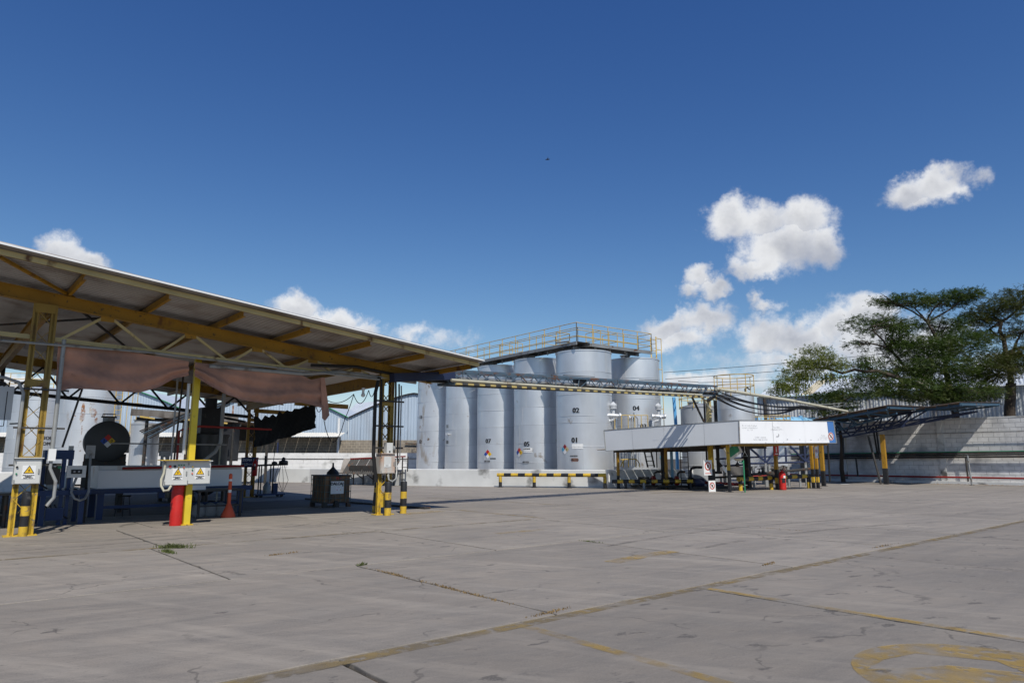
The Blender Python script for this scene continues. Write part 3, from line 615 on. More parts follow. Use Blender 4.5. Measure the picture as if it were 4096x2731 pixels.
pq = plate(tc, R0, ang_px(tc, -.47), 2.15, .64, .30, m_white, t); tank_lettering('KEROSENE', .10, tc, R0 + .01, ang_px(tc, -.50), 2.23, m_letter, pq, .005); tank_lettering('CAP MAX. 30.000 RECIN', .062, tc, R0 + .01, ang_px(tc, -.47), 2.08, m_lettergrey, pq)
un_plate('UN-1223', -.56, 1.39, m_tankgrey, tc, t)
t = tank('silver tank marked 01 and 02 with pale hazard diamond, nearest of the row', *TK['01'], R0, .15, zt, seams=[2.3, 3.72, 4.12, 5.4, 6.75], seg=72); tc = TK['01']
tank_lettering('02', .42, tc, R0, ang_px(tc, -.29), 4.42, m_letter, t, .02); tank_lettering('01', .42, tc, R0, ang_px(tc, -.345), 2.68, m_letter, t, .02)
diamond(tc, R0, ang_px(tc, -.755), 2.16, .62, t, '210', [m_dred2, m_dlb, m_dtan, m_dwht], m_letter)
pq = plate(tc, R0, ang_px(tc, -.26), 2.33, .68, .29, m_white, t); tank_lettering('CAP MAX. 25.000 RECIN', .065, tc, R0 + .01, ang_px(tc, -.26), 2.29, m_lettergrey, pq)
tank_lettering('KEROSENE', .10, tc, R0, ang_px(tc, -.39), 1.77, m_letter, t, .005); un_plate('UN-1223', -.36, 1.55, m_brown, tc, t)
t = tank('silver tank marked 04 and 03, right of tank 02 behind the sign panels', *TK['03'], R0, .15, zt, seams=[2.3, 3.72, 4.12, 5.4, 6.75]); tc = TK['03']
tank_lettering('04', .42, tc, R0, ang_px(tc, .066), 4.77, m_letter, t, .02); tank_lettering('03', .42, tc, R0, ang_px(tc, .32), 3.62, m_letter, t, .02)
diamond(tc, R0, ang_px(tc, 1.25), 1.7, .64, t, '210', [m_dred2, m_dlb, m_dtan, m_dwht], m_letter)
# ------------------------------------------------------------------ walkway on top of the tanks
wk = T('tank_walkway', 'yellow-railed steel walkway across the tops of the numbered tanks', 'walkway', (3.7, 40.6, 8.3))
cz = (3.99, 40.5, 8.41)[2]
K0 = V((3.85, 40.55, cz)); dl = V((-.602, .799, 0)); dr = V((.802, .597, 0)); WD = 1.15; PH = 1.15
def deck(p, q, side, nm):
    mb = MB(); mb.bar(p, q, .09, .20).bar(p + side * WD, q + side * WD, .09, .20); mb.build('edge_beam', m_steel, wk)
    n = int((q - p).length / 1.2)
    for i in range(n): MB().bar(L_(p, q, (i + .02) / n) + side * WD / 2 + Z * .10, L_(p, q, (i + .98) / n) + side * WD / 2 + Z * .10, WD - .1, .03).build('deck_plate', m_darksteel, wk)
    for i in range(0, n, 2):
        a = L_(p, q, (i + .5) / n); MB().bar(a + side * .3 - Z * .35, a + side * .3 - Z * .1, .08, .08).build('support', m_steel, wk)
def rail(p, q, n, parent=None, m=None, h=PH, r=.022, levels=(1, .62, .3)):
    parent = parent or wk; m = m or m_rail
    for i in range(n + 1): MB().cyl(L_(p, q, i / n), L_(p, q, i / n) + Z * h, r * 1.1, 6).build('rail_post', m, parent)
    for f in levels: MB().cyl(p + Z * h * f, q + Z * h * f, r, 6).build('handrail', m, parent)
KL = K0 + dl * 19.5; KR = K0 + dr * 6.55
deck(K0, KL, dr, 'l'); deck(K0 + dr * 1.2, KR, dl, 'r')
up = Z * .1
rail(K0 + up, KL + up, 13); rail(K0 + up, KR + up, 5); rail(K0 + dr * WD + dl * WD + up, KL + dr * WD + up, 9, levels=(1, .5)); rail(K0 + dl * WD + dr * WD + up, KR + dl * WD + up, 4, levels=(1, .5))
rail(KR + up, KR + dl * WD + up, 1)
for tt in (3.2, 4.6, 8.2, 9.4):                              # railed side bays reaching over the tank tops
    q = K0 + dl * tt + up; rail(q + dr * WD, q + dr * 2.3, 1, levels=(1, .5))
rail(K0 + dl * 3.2 + dr * 2.3 + up, K0 + dl * 4.6 + dr * 2.3 + up, 1, levels=(1, .5)); rail(K0 + dr * 3.1 + dl * WD + up, K0 + dr * 3.1 + dl * 2.5 + up, 1, levels=(1, .5)); rail(K0 + dr * 4.6 + dl * WD + up, K0 + dr * 4.6 + dl * 2.5 + up, 1, levels=(1, .5))
MB().cyl(K0 + dl * 1.6 + Z * .2 - dr * .2, K0 - dr * .1 + Z * .16 + dl * .5, .06, 8).build('vent_pipe', m_pipe, wk)
# caged ladder at the right end
ld = T('access_ladder', 'yellow caged ladder on the right side of tank 04', 'ladder', tuple((KR + dr * .55) * 1 - Z * 8.3))
b0 = KR + dr * .62 + dl * .15; 
for k in (0, .45):
    MB().bar(V((b0.x, b0.y, 2.4)) + dl * k, b0 + dl * k + Z * 1.15, .05, .07).build('stile', m_rail, ld)
    MB().bar(V((b0.x, b0.y, 3.4)) + dl * k + dr * .5, b0 + dl * k + dr * .5 + Z * 1.05, .04, .04).build('cage_bar', m_rail, ld)
for i in range(23): z = 2.5 + i * .3; MB().cyl((b0.x, b0.y, z), V((b0.x, b0.y, z)) + dl * .45, .016, 6).build('rung', m_rail, ld)
for z in (3.5, 4.8, 6.1, 7.4, 8.7, 9.45):
    for k in (0, .45): MB().bar(V((b0.x, b0.y, z)) + dl * k, V((b0.x, b0.y, z)) + dl * k + dr * .5, .04, .04).build('cage_hoop', m_rail, ld)
# breather valves in front of tanks 01 and 03
def breather(label, px, Y):
    p = V(px); t = T('breather_valve', label, 'valve', (p.x, p.y, p.z - 1.3), 'breather valves piped beside the tanks')
    MB().tube([p + V((-.55, .5, -1.12)), p + V((-.45, .25, -1.1)), p + V((-.38, 0, -.85)), p + V((-.33, 0, -.55)), p + V((-.2, 0, -.5)), p + V((-.02, 0, -.45)), p + V((0, 0, -.3))], .09, 8).build('elbow_pipe', m_alu, t, True)
    MB().cyl(p + V((-.42, -.1, -.18)), p + V((.32, .05, -.22)), .13, 12).build('cross_body', m_alu, t, True)
    for x in (-.46, .32): MB().cyl(p + V((x, -.1, -.19)), p + V((x + .08, -.09, -.19)), .16, 12).build('flange', m_alu, t)
    MB().lathe(p, [(.09, -.1), (.09, .2), (.2, .22), (.2, .3), (.15, .32), (.21, .36), (.21, .46), (.02, .64)], 14).build('hood', m_seam, t, True)
    return t
breather('silver breather valve with hooded vent beside tank 01, left one', (6.1, 41.6, 4.36), 41.6)
breather('silver breather valve with hooded vent in front of tank 04, right one', (9.18, 43.4, 4.42), 43.4)
pg = T('pipe_manifold', 'silver upright pipe and valves between the breather valves at tank 03', 'pipes', (7.5, 42.4, 1.1))
MB().tube([(6.24, 42.0, 1.15), (6.26, 42.0, 2.98), (6.29, 42.0, 4.13), (6.22, 42.0, 4.28)], .085, 8).build('pipe', m_alu, pg, True)
MB().tube([(7.6, 43.0, 4.45), (7.62, 43.0, 4.3), (7.83, 43.0, 4.07), (7.83, 43.0, 3.43), (7.82, 43.0, 1.14)], .08, 8).build('pipe', m_alu, pg, True)
for cx in (365, 385, 530, 548): MB().cyl(V((7.44, 43.2, 4.16)) + V(((cx - 530) * .0074, 0, 0)), V((7.35, 43.2, 1.18)) + V(((cx - 530) * .0074, 0, 0)), .035, 6).build('riser', m_pipe, pg)
for cx in (500, 760): MB().tube([V((7.33, 43.3, 4.25)) + V(((cx - 500) * .0074, 0, 0)), V((7.37, 43.2, 4.12)) + V(((cx - 500) * .0074, 0, 0)), V((7.32, 43.3, 3.95)) + V(((cx - 500) * .0074, 0, 0))], .04, 6).build('valve', m_alu, pg)
# small yellow-railed landing and stairs at tank 03
st = T('landing_stairs', 'yellow-railed landing with stairs and brown ladder beside tank 03', 'stairs', (7.36, 41.6, 1.07))
pa, pb = V((6.16, 41.6, 3.37)), V((8.34, 42.6, 3.42))
for i in range(6): q = L_(pa, pb, i / 5); MB().cyl(q, q + Z * .82, .025, 6).build('rail_post', m_rail, st)
MB().cyl(pa + Z * .82, pb + Z * .82, .025, 6).build('handrail', m_rail, st); MB().bar(pa - Z * .05, pb - Z * .05, .6, .08).build('landing', m_steel, st)
for c0, c1 in (((7.78, 41.2, 2.15), (7.94, 41.0, 1.12)), ((8.21, 41.4, 2.16), (8.37, 41.2, 1.12)), ((8.58, 41.5, 2.18), (8.58, 41.5, 1.1))):
    MB().bar(c0, c1, .09, .05).build('stringer', m_darksteel, st)
for i in range(4):
    a = L_((7.78, 41.2, 2.15), (7.94, 41.0, 1.12), .15 + i * .25); b = L_((8.21, 41.4, 2.16), (8.37, 41.2, 1.12), .15 + i * .25); MB().bar(a, b, .2, .04).build('tread', m_darksteel, st)
yr = [(6.34, 40.9, 1.56), (7.25, 40.9, 1.6), (7.45, 40.9, 1.32)]
MB().tube(yr, .03, 6).build('handrail', m_safety, st)
for q0, q1 in (((6.33, 40.9, 1.16), (6.5, 40.9, 1.52)), ((6.49, 40.9, 1.12), (6.5, 40.9, 1.56)), ((6.8, 40.9, 1.12), (6.8, 40.9, 1.56)), ((7.23, 40.9, 1.12), (7.24, 40.9, 1.59)), ((7.45, 40.9, 1.12), (7.45, 40.9, 1.33))):
    MB().bar(q0, q1, .07, .05).build('rail_post', m_safety, st)
# black and yellow guard rails
def striped(mb_pts, r, n, parent, name, m1, m2, first=0):
    p, q = V(mb_pts[0]), V(mb_pts[1])
    for i in range(n): MB().cyl(L_(p, q, i / n), L_(p, q, (i + 1) / n), r, 12).build(name, m1 if (i + first) % 2 else m2, parent, True)
g1 = T('guard_rail', 'black and yellow striped guard rail in front of the containment wall', 'guard rail', (2, 39.4, 0))
ga, gb = V((-.85, 40.55, .70)), V((5.18, 38.75, .72))
striped((ga, gb), .10, 15, g1, 'rail_band', m_black, m_safety)
for i, f in enumerate((.03, .35, .67, .99)):
    q = L_(ga, gb, f); MB().cyl((q.x, q.y, 0), (q.x, q.y, .30), .095, 12).build('post_base', m_black, g1, True); MB().cyl((q.x, q.y, .30), (q.x, q.y, .62), .094, 12).build('post', m_safety, g1, True)
    MB().cyl((q.x, q.y, .0), (q.x, q.y, .012), .16, 12).build('foot_plate', m_darksteel, g1)
# ------------------------------------------------------------------ loading canopy on the left
RZ = lambda a: 5.74 - .1013 * a                              # underside of the roof sheets
BZ = lambda a: RZ(a) - .16                                   # top of the main beams
A0, A1, B0, B1 = -7.0, 12.62, 16.05, 36.9
kc = T('loading_canopy', 'yellow steel loading canopy with sloping corrugated roof over the left bay', 'canopy', tuple(Y_(5, 24, 0)))
w = .868; n = int((B1 - B0) / w)
for i in range(n):                                           # each sheet: ribs run down the slope
    b = B0 + i * w
    for (a, e, lift) in ((A0, 3.1, .006), (2.9, A1, 0.0)):
        p = Y_(a, b, RZ(a) + .018 + lift); vd = Y_(e, b, RZ(e) + .018 + lift) - p
        mb = MB(); k = 5 * 4; r0 = []; r1 = []
        for j in range(k + 1):
            o = Z * (.0, .07, .07, 0)[j % 4]; q = p + B_AX * (w * (j + (0, -.55, .1, -.3)[j % 4] if 0 < j < k else j) / k) + o; r0.append(q); r1.append(q + vd)
        mb.grid([r0, r1]).build('roof_sheet', m_canopy, kc)
MB().bar(Y_(A0, B0 - .012, RZ(A0) + .05), Y_(A1, B0 - .012, RZ(A1) + .05), .02, .035).build('lit_edge_strip', m_white, kc)  # white strip painting the sunlit lip of the roof edge
# edge angle under the free edge
MB().bar(Y_(A0, B0 + .26, RZ(A0) - .05), Y_(A1, B0 + .26, RZ(A1) - .05), .05, .11).build('edge_angle', m_cream, kc)
for a in (-4.7, -2.95, -1.2, .55, 2.3, 3.98, 5.66, 7.36, 9.1, 10.85, 12.52):
    mb = MB(); z = RZ(a) - .08
    mb.bar(Y_(a, B0 + .55, z), Y_(a, B1 - .2, z), .012, .15); mb.bar(Y_(a + .03, B0 + .55, z - .07), Y_(a + .03, B1 - .2, z - .07), .06, .012); mb.bar(Y_(a + .03, B0 + .55, z + .07), Y_(a + .03, B1 - .2, z + .07), .06, .012)
    mb.build('purlin', m_yellow, kc)
def ibeam(p, q, h, wf, name, m):
    mb = MB(); p = V(p); q = V(q); mb.bar(p, q, .014, h); mb.bar(p + Z * (h / 2), q + Z * (h / 2), wf, .02); mb.bar(p - Z * (h / 2), q - Z * (h / 2), wf, .02); return mb.build(name, m, kc)
for b, nm in ((18.55, 'front'), (30.45, 'back')):
    ibeam(Y_(A0, b, BZ(A0) - .15), Y_(A1 + (-.2), b, BZ(A1) - .15), .28, .14, 'main_beam', m_yellow)
# front truss: bottom chord, gussets, web
CB = lambda a: 4.31 - .0333 * (a - 2.1)
MB().bar(Y_(2.05, 18.55, CB(2.05)), Y_(10.6, 18.55, CB(10.6)), .06, .10).build('bottom_chord', m_cream, kc)
MB().bar(Y_(-7, 18.55, CB(-2)), Y_(1.7, 18.55, CB(1.7)), .06, .10).build('bottom_chord', m_cream, kc)
gus = [3.15, 5.03, 6.75, 8.35, 9.75]; nod = [2.15, 4.28, 6.05, 7.65, 9.1, 10.45]
for i, g_ in enumerate(gus):
    zt_ = BZ(g_) - .33; MB().bar(Y_(g_ - .14, 18.53, zt_), Y_(g_ + .14, 18.53, zt_), .014, .17).build('gusset', m_yellow, kc)
    MB().bar(Y_(nod[i] + .08, 18.55, CB(nod[i])), Y_(g_ - .1, 18.55, zt_), .045, .06).build('web_member', m_cream, kc)
    MB().bar(Y_(g_ + .1, 18.55, zt_), Y_(nod[i + 1] - .08, 18.55, CB(nod[i + 1])), .045, .06).build('web_member', m_cream, kc)
for g_ in (-1.6, -3.6):
    MB().bar(Y_(g_ - 1, 18.55, CB(-2)), Y_(g_, 18.55, BZ(g_) - .3), .045, .06).build('web_member', m_cream, kc); MB().bar(Y_(g_, 18.55, BZ(g_) - .3), Y_(g_ + 1, 18.55, CB(-2)), .045, .06).build('web_member', m_cream, kc)
# roof wind brace, left
MB().bar((-10.133, 13.189, 5.57), (-10.326, 15.878, 5.37), .06, .06).build('wind_brace', m_yellow, kc)
MB().bar(Y_(2.3, 18.7, RZ(2.3) - .2), Y_(7.3, 30, RZ(7.3) - .2), .05, .05).build('wind_brace', m_darksteel, kc)
MB().bar(Y_(-1.2, 30, RZ(-1.2) - .2), Y_(3.9, 18.8, RZ(3.9) - .2), .05, .05).build('wind_brace', m_darksteel, kc)
# back truss
RB = lambda a: 3.90 - .066 * (a - 3.7)
MB().bar(Y_(-6, 30.45, RB(-6)), Y_(11.0, 30.45, RB(11)), .10, .13).build('bottom_chord', m_black, kc)
for i in range(9):
    a = -4.6 + 1.75 * i; MB().bar(Y_(a, 30.45, RB(a)), Y_(a + .85, 30.45, BZ(a + .85) - .3), .06, .07).build('web_member', m_black, kc); MB().bar(Y_(a + .85, 30.45, BZ(a + .85) - .3), Y_(a + 1.7, 30.45, RB(a + 1.7)), .06, .07).build('web_member', m_black, kc)
# cross beams between front and back posts
for a in (1.9, 10.75): ibeam(Y_(a, 18.6, BZ(a) - .46), Y_(a, 30.4, BZ(a) - .62), .34, .13, 'cross_beam', m_yellow)
MB().bar(Y_(10.75, 30.4, 3.2), Y_(8.2, 30.45, RB(8.2)), .07, .09).build('knee_brace', m_black, kc)
MB().bar(Y_(10.3, 24.2, 3.62), Y_(12.4, 24.2, 3.58), .10, .16).build('outrigger', m_yellow, kc); MB().bar(Y_(10.3, 28.2, 3.55), Y_(12.2, 28.2, 3.5), .10, .16).build('outrigger', m_yellow, kc)
def lattice(a, b, z0, z1, m, low=None, wd=.38, rung=.42, zlow=1.0):
    for k in (-1, 1):
        x = a + k * wd / 2
        for (za, zb, mm) in ((z0, zlow, low or m), (zlow, z1, m)):
            mb = MB(); mb.bar(Y_(x, b, za), Y_(x, b, zb), .09, .012, A_AX * k); mb.bar(Y_(x - k * .035, b - .075, za), Y_(x - k * .035, b - .075, zb), .012, .075, A_AX); mb.bar(Y_(x - k * .035, b + .075, za), Y_(x - k * .035, b + .075, zb), .012, .075, A_AX)
            mb.bar(Y_(x, b - .075, za), Y_(x, b - .075, zb), .09, .012, B_AX); mb.bar(Y_(x, b, za), Y_(x, b, zb), .012, .15, B_AX); mb.build('post_leg', mm, kc)
    i = 0; z = z0 + .35
    while z + rung < z1:
        s_ = 1 if i % 2 else -1
        MB().bar(Y_(a - s_ * wd / 2, b - .07, z), Y_(a + s_ * wd / 2, b - .07, z + rung), .012, .045, B_AX).build('lacing', m if z > zlow else (low or m), kc)
        MB().bar(Y_(a + s_ * wd / 2, b + .07, z), Y_(a - s_ * wd / 2, b + .07, z + rung), .012, .045, B_AX).build('lacing', m, kc)
        if i % 4 == 3: MB().bar(Y_(a - wd / 2, b - .08, z), Y_(a + wd / 2, b - .08, z), .02, .16, Z).build('batten', m, kc)
        z += rung; i += 1
    MB().box(Y_(a, b, z0 + .012), wd + .22, .3, .024, A_AX).build('base_plate', m_safety if low else m_darksteel, kc)
    MB().bar(Y_(a - wd / 2, b - .08, z1 - .1), Y_(a + wd / 2, b - .08, z1 - .1), .02, .2).build('cap_plate', m, kc)
m_postyel = M('post_yellow_paint', (.30, .195, .035), .5, 0, .15, 2, RUST, .66, 3, 2)
lattice(1.9, 18.55, 0, BZ(1.9) - .3, m_postyel, m_safety); lattice(10.75, 18.5, 0, BZ(10.75) - .3, m_postyel, m_safety)
lattice(11.05, 30.4, 0, BZ(11) - .3, m_yellow, m_yellow); lattice(1.9, 30.4, 0, BZ(1.9) - .3, m_darksteel, m_darksteel)
p = Y_(10.75, 18.42, .42); MB().bar(p - A_AX * .19, p + A_AX * .19, .02, .40).build('batten', m_safety, kc)
# mid column
MB().bar(Y_(5.35, 18.85, 0), Y_(5.35, 18.85, 4.22), .15, .15, A_AX).build('mid_column', M('mid_column_yellow', (.62, .47, .03), .45, 0, .12, 2, (.25, .2, .05), .7, 4), kc)
MB().box(Y_(5.35, 18.85, .012), .28, .28, .024, A_AX).build('base_plate', m_safety, kc)
# conduits along the canopy front
MB().tube([Y_(-5, 18.3, 4.02), Y_(1.5, 18.3, 4.15), Y_(4, 18.32, 4.18), Y_(7, 18.32, 4.08), Y_(10.4, 18.32, 3.98)], .028, 6).build('conduit', m_pipe, kc)
MB().tube([Y_(5.5, 18.4, 3.98), Y_(8, 18.4, 3.97), Y_(9.2, 18.4, 4.12), Y_(11.8, 18.5, 4.0)], .05, 8).build('conduit', m_pipe, kc)
MB().tube([Y_(8.2, 18.3, 4.22), Y_(9.6, 18.3, 4.3), Y_(12, 18.5, 4.1)], .045, 8).build('conduit', m_rubber, kc)
for k, (x0, r, m) in enumerate(((10.42, .055, m_rubber), (10.5, .03, m_rubber), (11.0, .03, m_darksteel), (11.12, .025, m_rubber), (11.2, .02, m_pipe))):
    MB().tube([Y_(x0, 18.38, 4.05 - .05 * k), Y_(x0 - (.12 if k == 0 else 0), 18.36, 3.6), Y_(x0 - (.12 if k == 0 else 0), 18.36, 1.75 if k != 1 else 1.2), Y_(x0, 18.36, 1.55 if k else .95)], r, 6).build('conduit', m, kc)
for z in (1.95, 2.6, 3.35): MB().bar(Y_(10.3, 18.36, z), Y_(11.3, 18.36, z), .03, .05).build('conduit_strut', m_darksteel, kc)
# left post conduits
MB().tube([Y_(2.3, 18.35, 4.3), Y_(2.3, 18.35, 1.7)], .045, 8).build('conduit', m_pipe, kc, True)
MB().tube([Y_(2.3, 18.35, 1.7), Y_(2.3, 18.35, 1.42), Y_(2.42, 18.3, 1.15), Y_(2.42, 18.3, .8), Y_(2.3, 18.3, .62)], .036, 8).build('flexible_conduit', m_pipe, kc, True)
MB().tube([Y_(-2.6, 18.38, 3.42), Y_(1.3, 18.38, 3.36), Y_(1.55, 18.38, 3.28), Y_(1.66, 18.38, 3.05), Y_(1.66, 18.38, 1.5)], .035, 8).build('conduit', m_pipe, kc, True)
MB().box(Y_(2.3, 18.33, 1.72), .14, .12, .26, A_AX).build('junction_box', m_white, kc)
for z in (2.3, 3.15, 1.5): MB().bar(Y_(1.55, 18.4, z), Y_(2.5, 18.4, z), .03, .04).build('conduit_strut', m_darksteel, kc)
# hanging pipe rods along the bay
for (a0, z0, a1, z1, m) in ((3.05, 4.15, 2.6, 1.9, m_darksteel), (4.98, 4.12, 4.98, 1.55, m_pipe), (5.12, 4.1, 5.05, 1.6, m_darksteel)):
    MB().cyl(Y_(a0, 19.2, z0), Y_(a1, 19.2, z1), .026, 6).build('drop_pipe', m, kc)
MB().cyl(Y_(5.2, 18.95, 3.55), Y_(5.2, 18.95, 1.75), .045, 8).build('drop_pipe', m_zinc, kc, True)
# bulb lamp under the cross beam and its slack wiring
MB().lathe(Y_(10.1, 18.75, 3.58), [(.0, -.12), (.05, -.1), (.065, -.05), (.04, 0), (.035, .08), (.05, .09), (.05, .16)], 12).build('bulb_lamp', m_white, kc, True)
# ------------------------------------------------------------------ tarpaulins
def cloth(name, label, top, bot, dirn, m, cols=72, rws=26, fold=.05, swag=None):
    # top and bottom outlines (world points, left to right) resampled and joined by a folded surface
    def samp(pl, t):
        ds = [0]
        for i in range(len(pl) - 1): ds.append(ds[-1] + (V(pl[i + 1]) - V(pl[i])).length)
        x = t * ds[-1]
        for i in range(len(pl) - 1):
            if x <= ds[i + 1] + 1e-9: return L_(pl[i], pl[i + 1], (x - ds[i]) / max(1e-9, ds[i + 1] - ds[i]))
        return V(pl[-1])
    grid = []; ph = random.uniform(0, 6); dv = V(dirn)
    for r in range(rws + 1):
        v = r / rws; row = []
        for c in range(cols + 1):
            u = c / cols; p = samp(top, u).lerp(samp(bot, u), v)
            f = math.sin(u * 9 + ph + 1.6 * math.sin(v * 3)) * .6 + .22 * math.sin(u * 57 + v * 11 + ph) * math.sin(v * 4 + u * 9) + .16 * math.sin(u * 93 - v * 33) + .12 * math.sin(u * 31 + v * 61) + .35 * math.sin(v * 9 + 4 * math.sin(u * 3.1 + ph))
            if swag: f += .8 * math.sin(v * 15 - swag * math.sin(u * math.pi))
            row.append(p + dv * (fold * f * (.25 + .75 * v)))
        grid.append(row)
    return tag(MB().grid(grid).build(name, m, None, True, 80), label, 'tarpaulin')
bT = 18.42
cloth('tarpaulin', 'faded red tarpaulin hung left of the yellow mid column', [(-10.29, 15.43, 4.22), (-9.86, 15.81, 4.18), (-9.17, 16.39, 4.16), (-8.16, 17.26, 4.06)],
      [(-10.25, 15.47, 3.12), (-10.02, 15.67, 3.21), (-9.76, 15.89, 3.22), (-8.96, 16.57, 3.2), (-8.64, 16.84, 3.36), (-8.39, 17.06, 3.6), (-8.14, 17.28, 3.7)], -B_AX, m_tarp, swag=3.5, fold=.06)
cloth('tarpaulin', 'faded red tarpaulin sagging right of the mid column toward the right post', [(-8.05, 17.35, 4.05), (-7.45, 17.86, 4.02), (-6.75, 18.45, 3.98), (-5.91, 19.17, 3.95), (-5.67, 19.39, 3.83), (-5.39, 19.62, 3.93)],
      [(-8.03, 17.36, 3.7), (-7.75, 17.6, 3.47), (-7.41, 17.89, 3.26), (-7.07, 18.19, 3.15), (-6.42, 18.74, 3.09), (-5.88, 19.2, 3.17), (-5.38, 19.63, 3.03)], -B_AX, m_tarp, swag=3.5, fold=.065)
cloth('tarpaulin', 'narrow pointed tarpaulin tail hanging at the right end', [(-5.44, 19.5, 3.89), (-5.34, 19.58, 3.92)], [(-5.36, 19.57, 2.76), (-5.29, 19.63, 2.69), (-5.19, 19.71, 2.85)], -B_AX, m_tarp, cols=10, rws=14, fold=.02)
cloth('shade_cloth', 'black shade cloth hooked under the far cross beam', [(-11.03, 29.63, 3.4), (-10.71, 29.24, 3.37), (-10.46, 28.95, 3.21), (-10.22, 28.68, 3.4), (-9.95, 28.35, 3.29), (-9.7, 28.06, 3.41), (-9.47, 27.8, 3.28), (-9.31, 27.61, 3.52), (-9.02, 27.27, 3.36), (-8.77, 26.98, 3.5), (-8.48, 26.64, 3.39), (-8.31, 26.44, 3.52), (-8.0, 26.08, 3.48), (-7.71, 25.74, 3.57), (-7.52, 25.52, 3.52), (-7.42, 25.4, 3.59), (-7.12, 25.04, 3.51)],
      [(-10.83, 29.39, 2.09), (-9.88, 28.27, 2.22), (-9.32, 27.61, 2.38), (-8.43, 26.58, 2.43), (-7.81, 25.85, 2.61), (-7.07, 24.98, 2.73)], A_AX, m_blackcloth, cols=90, fold=.07)
# slack cables under the canopy end
cb = MB().tube(sag((-6.52, 23.0, 3.34), (-6.05, 22.0, 3.22), .15), .012, 5)
cb.tube(sag((-6.05, 22.0, 3.22), (-5.2, 21.6, 2.88), .9), .012, 5); cb.tube(sag((-5.2, 21.6, 2.88), (-4.91, 21.4, 3.61), .05), .012, 5); cb.tube(sag((-5.78, 21.6, 3.43), (-4.91, 21.4, 3.61), .16), .012, 5); cb.tube(sag((-4.92, 21.4, 3.61), (-4.41, 21.2, 3.71), .35), .012, 5); cb.tube(sag((-4.41, 21.2, 3.71), (-4.22, 21.2, 3.75), .22), .012, 5)
tag(cb.build('slack_cable', m_rubber), 'thin black cables looping from the canopy end beside the tarpaulin tail', 'cable')
# ------------------------------------------------------------------ electrical cabinets
def cabinet(label, c, w, h, dpt, m, knobs=(), sign=True, handle=True):
    # c = centre of the front face; front faces the viewer side (-B)
    c = V(c); t = T('electrical_cabinet', label, 'cabinet', tuple(c - Z * h / 2)); n = -B_AX
    MB().box(c - n * (dpt / 2 + .02), w, dpt, h, A_AX).build('housing', m, t)
    dr0 = MB().box(c - n * .008, w - .03, .018, h - .03, A_AX).build('door', m, t)
    MB().box(c + Z * (h / 2 + .012) - n * (dpt / 2 - .02), w + .05, dpt + .06, .02, A_AX).build('rain_hood', m, t)
    for z in (-.38, .38): MB().cyl(c - A_AX * (w / 2 - .012) + Z * (h * z - .03) + n * .01, c - A_AX * (w / 2 - .012) + Z * (h * z + .03) + n * .01, .012, 6).build('hinge', m_pipe, dr0)
    if handle: MB().box(c + A_AX * (w * .40) + n * .012, .025, .03, .10, A_AX).build('handle', m_pipe, dr0)
    for (x, z, r, mm) in knobs: MB().cyl(c + A_AX * x + Z * z - n * .002, c + A_AX * x + Z * z + n * .03, r, 10).build('push_button', mm, dr0)
    if sign:
        s0 = c + n * .004 + Z * (-.02) + A_AX * (.0 if not knobs else .02); ws = MB().box(s0, .24, .006, .28, A_AX).build('warning_sign', m_white, t)
        tr = s0 + n * .005 + Z * .03; MB().prism([tr - A_AX * .10 - Z * .055, tr + A_AX * .10 - Z * .055, tr + Z * .115], n * .002).build('warning_triangle', m_letter, ws)
        tr = s0 + n * .0085 + Z * .03; MB().prism([tr - A_AX * .078 - Z * .043, tr + A_AX * .078 - Z * .043, tr + Z * .088], n * .001).build('warning_triangle', m_dyel, ws)
        b = tr + n * .003; MB().add([b + Z * .055 + A_AX * .012, b - A_AX * .022 - Z * .0, b - A_AX * .002, b - A_AX * .012 - Z * .035, b + A_AX * .022 + Z * .014, b + A_AX * .002 + Z * .012], [(0, 1, 2), (3, 4, 5), (1, 2, 5)]).build('lightning_bolt', m_letter, ws)
        for k, s_ in enumerate(('PRECAUCION', 'RIESGO', 'ELECTRICO')): lettering(s_, .034, s0 + n * .006 - Z * (.068 + .027 * k), A_AX, m_letter, ws, bold=.0015)
    return t
gk = [m_green, m_green, m_green, m_rubber]
def box_at(tl, br): tl = V(tl); br = V(br); return (tl + br) / 2, abs((br - tl).dot(A_AX)), abs(tl.z - br.z)
c, w, h = box_at((-10.63, 14.99, 1.64), (-10.26, 15.3, 1.1)); cabinet('grey electrical cabinet with warning sign on the leftmost lattice post', c, w, h, .24, m_cab, ((-.2, .09, .022, m_rubber), (-.2, -.05, .018, m_green)))
c, w, h = box_at((-8.48, 17.15, 1.57), (-8.06, 17.51, 0.99)); w1 = w
cabinet('rust-stained electrical cabinet with many buttons, left of the pair on the mid column', c, w, h, .26, m_cab, ((-.17, .17, .032, m_red), (.03, .2, .016, m_green), (.09, .2, .016, m_green), (.15, .2, .016, m_green), (.03, .14, .016, m_safety), (.15, .14, .016, m_orange), (-.06, .17, .03, m_letter)))
c, w, h = box_at((-8.08, 17.49, 1.57), (-7.66, 17.85, 1.01)); t = cabinet('clean grey electrical cabinet, right of the pair on the mid column', c, w, h, .26, m_cab, ((-.17, .15, .017, m_safety), (-.17, .07, .017, m_green), (-.17, -.02, .017, m_orange)))
MB().bar(c + Z * (h / 2 + .03) - A_AX * .95, c + Z * (h / 2 + .03) + A_AX * .2, .30, .02).build('yellow_shelf', m_safety, t)
c, w, h = box_at((-3.86, 20.64, 1.77), (-3.49, 20.95, 1.2)); cr_ = cabinet('rusty grey electrical cabinet on the right lattice post', c, w, h, .28, m_cabrust, sign=False)
MB().box(c - B_AX * .004 - A_AX * .02 + Z * .06, .24, .006, .3, A_AX).build('faded_notice', m_cab, cr_); MB().box(c - B_AX * .006 - A_AX * .04 - Z * .06, .17, .006, .1, A_AX).build('torn_notice', m_white, cr_)
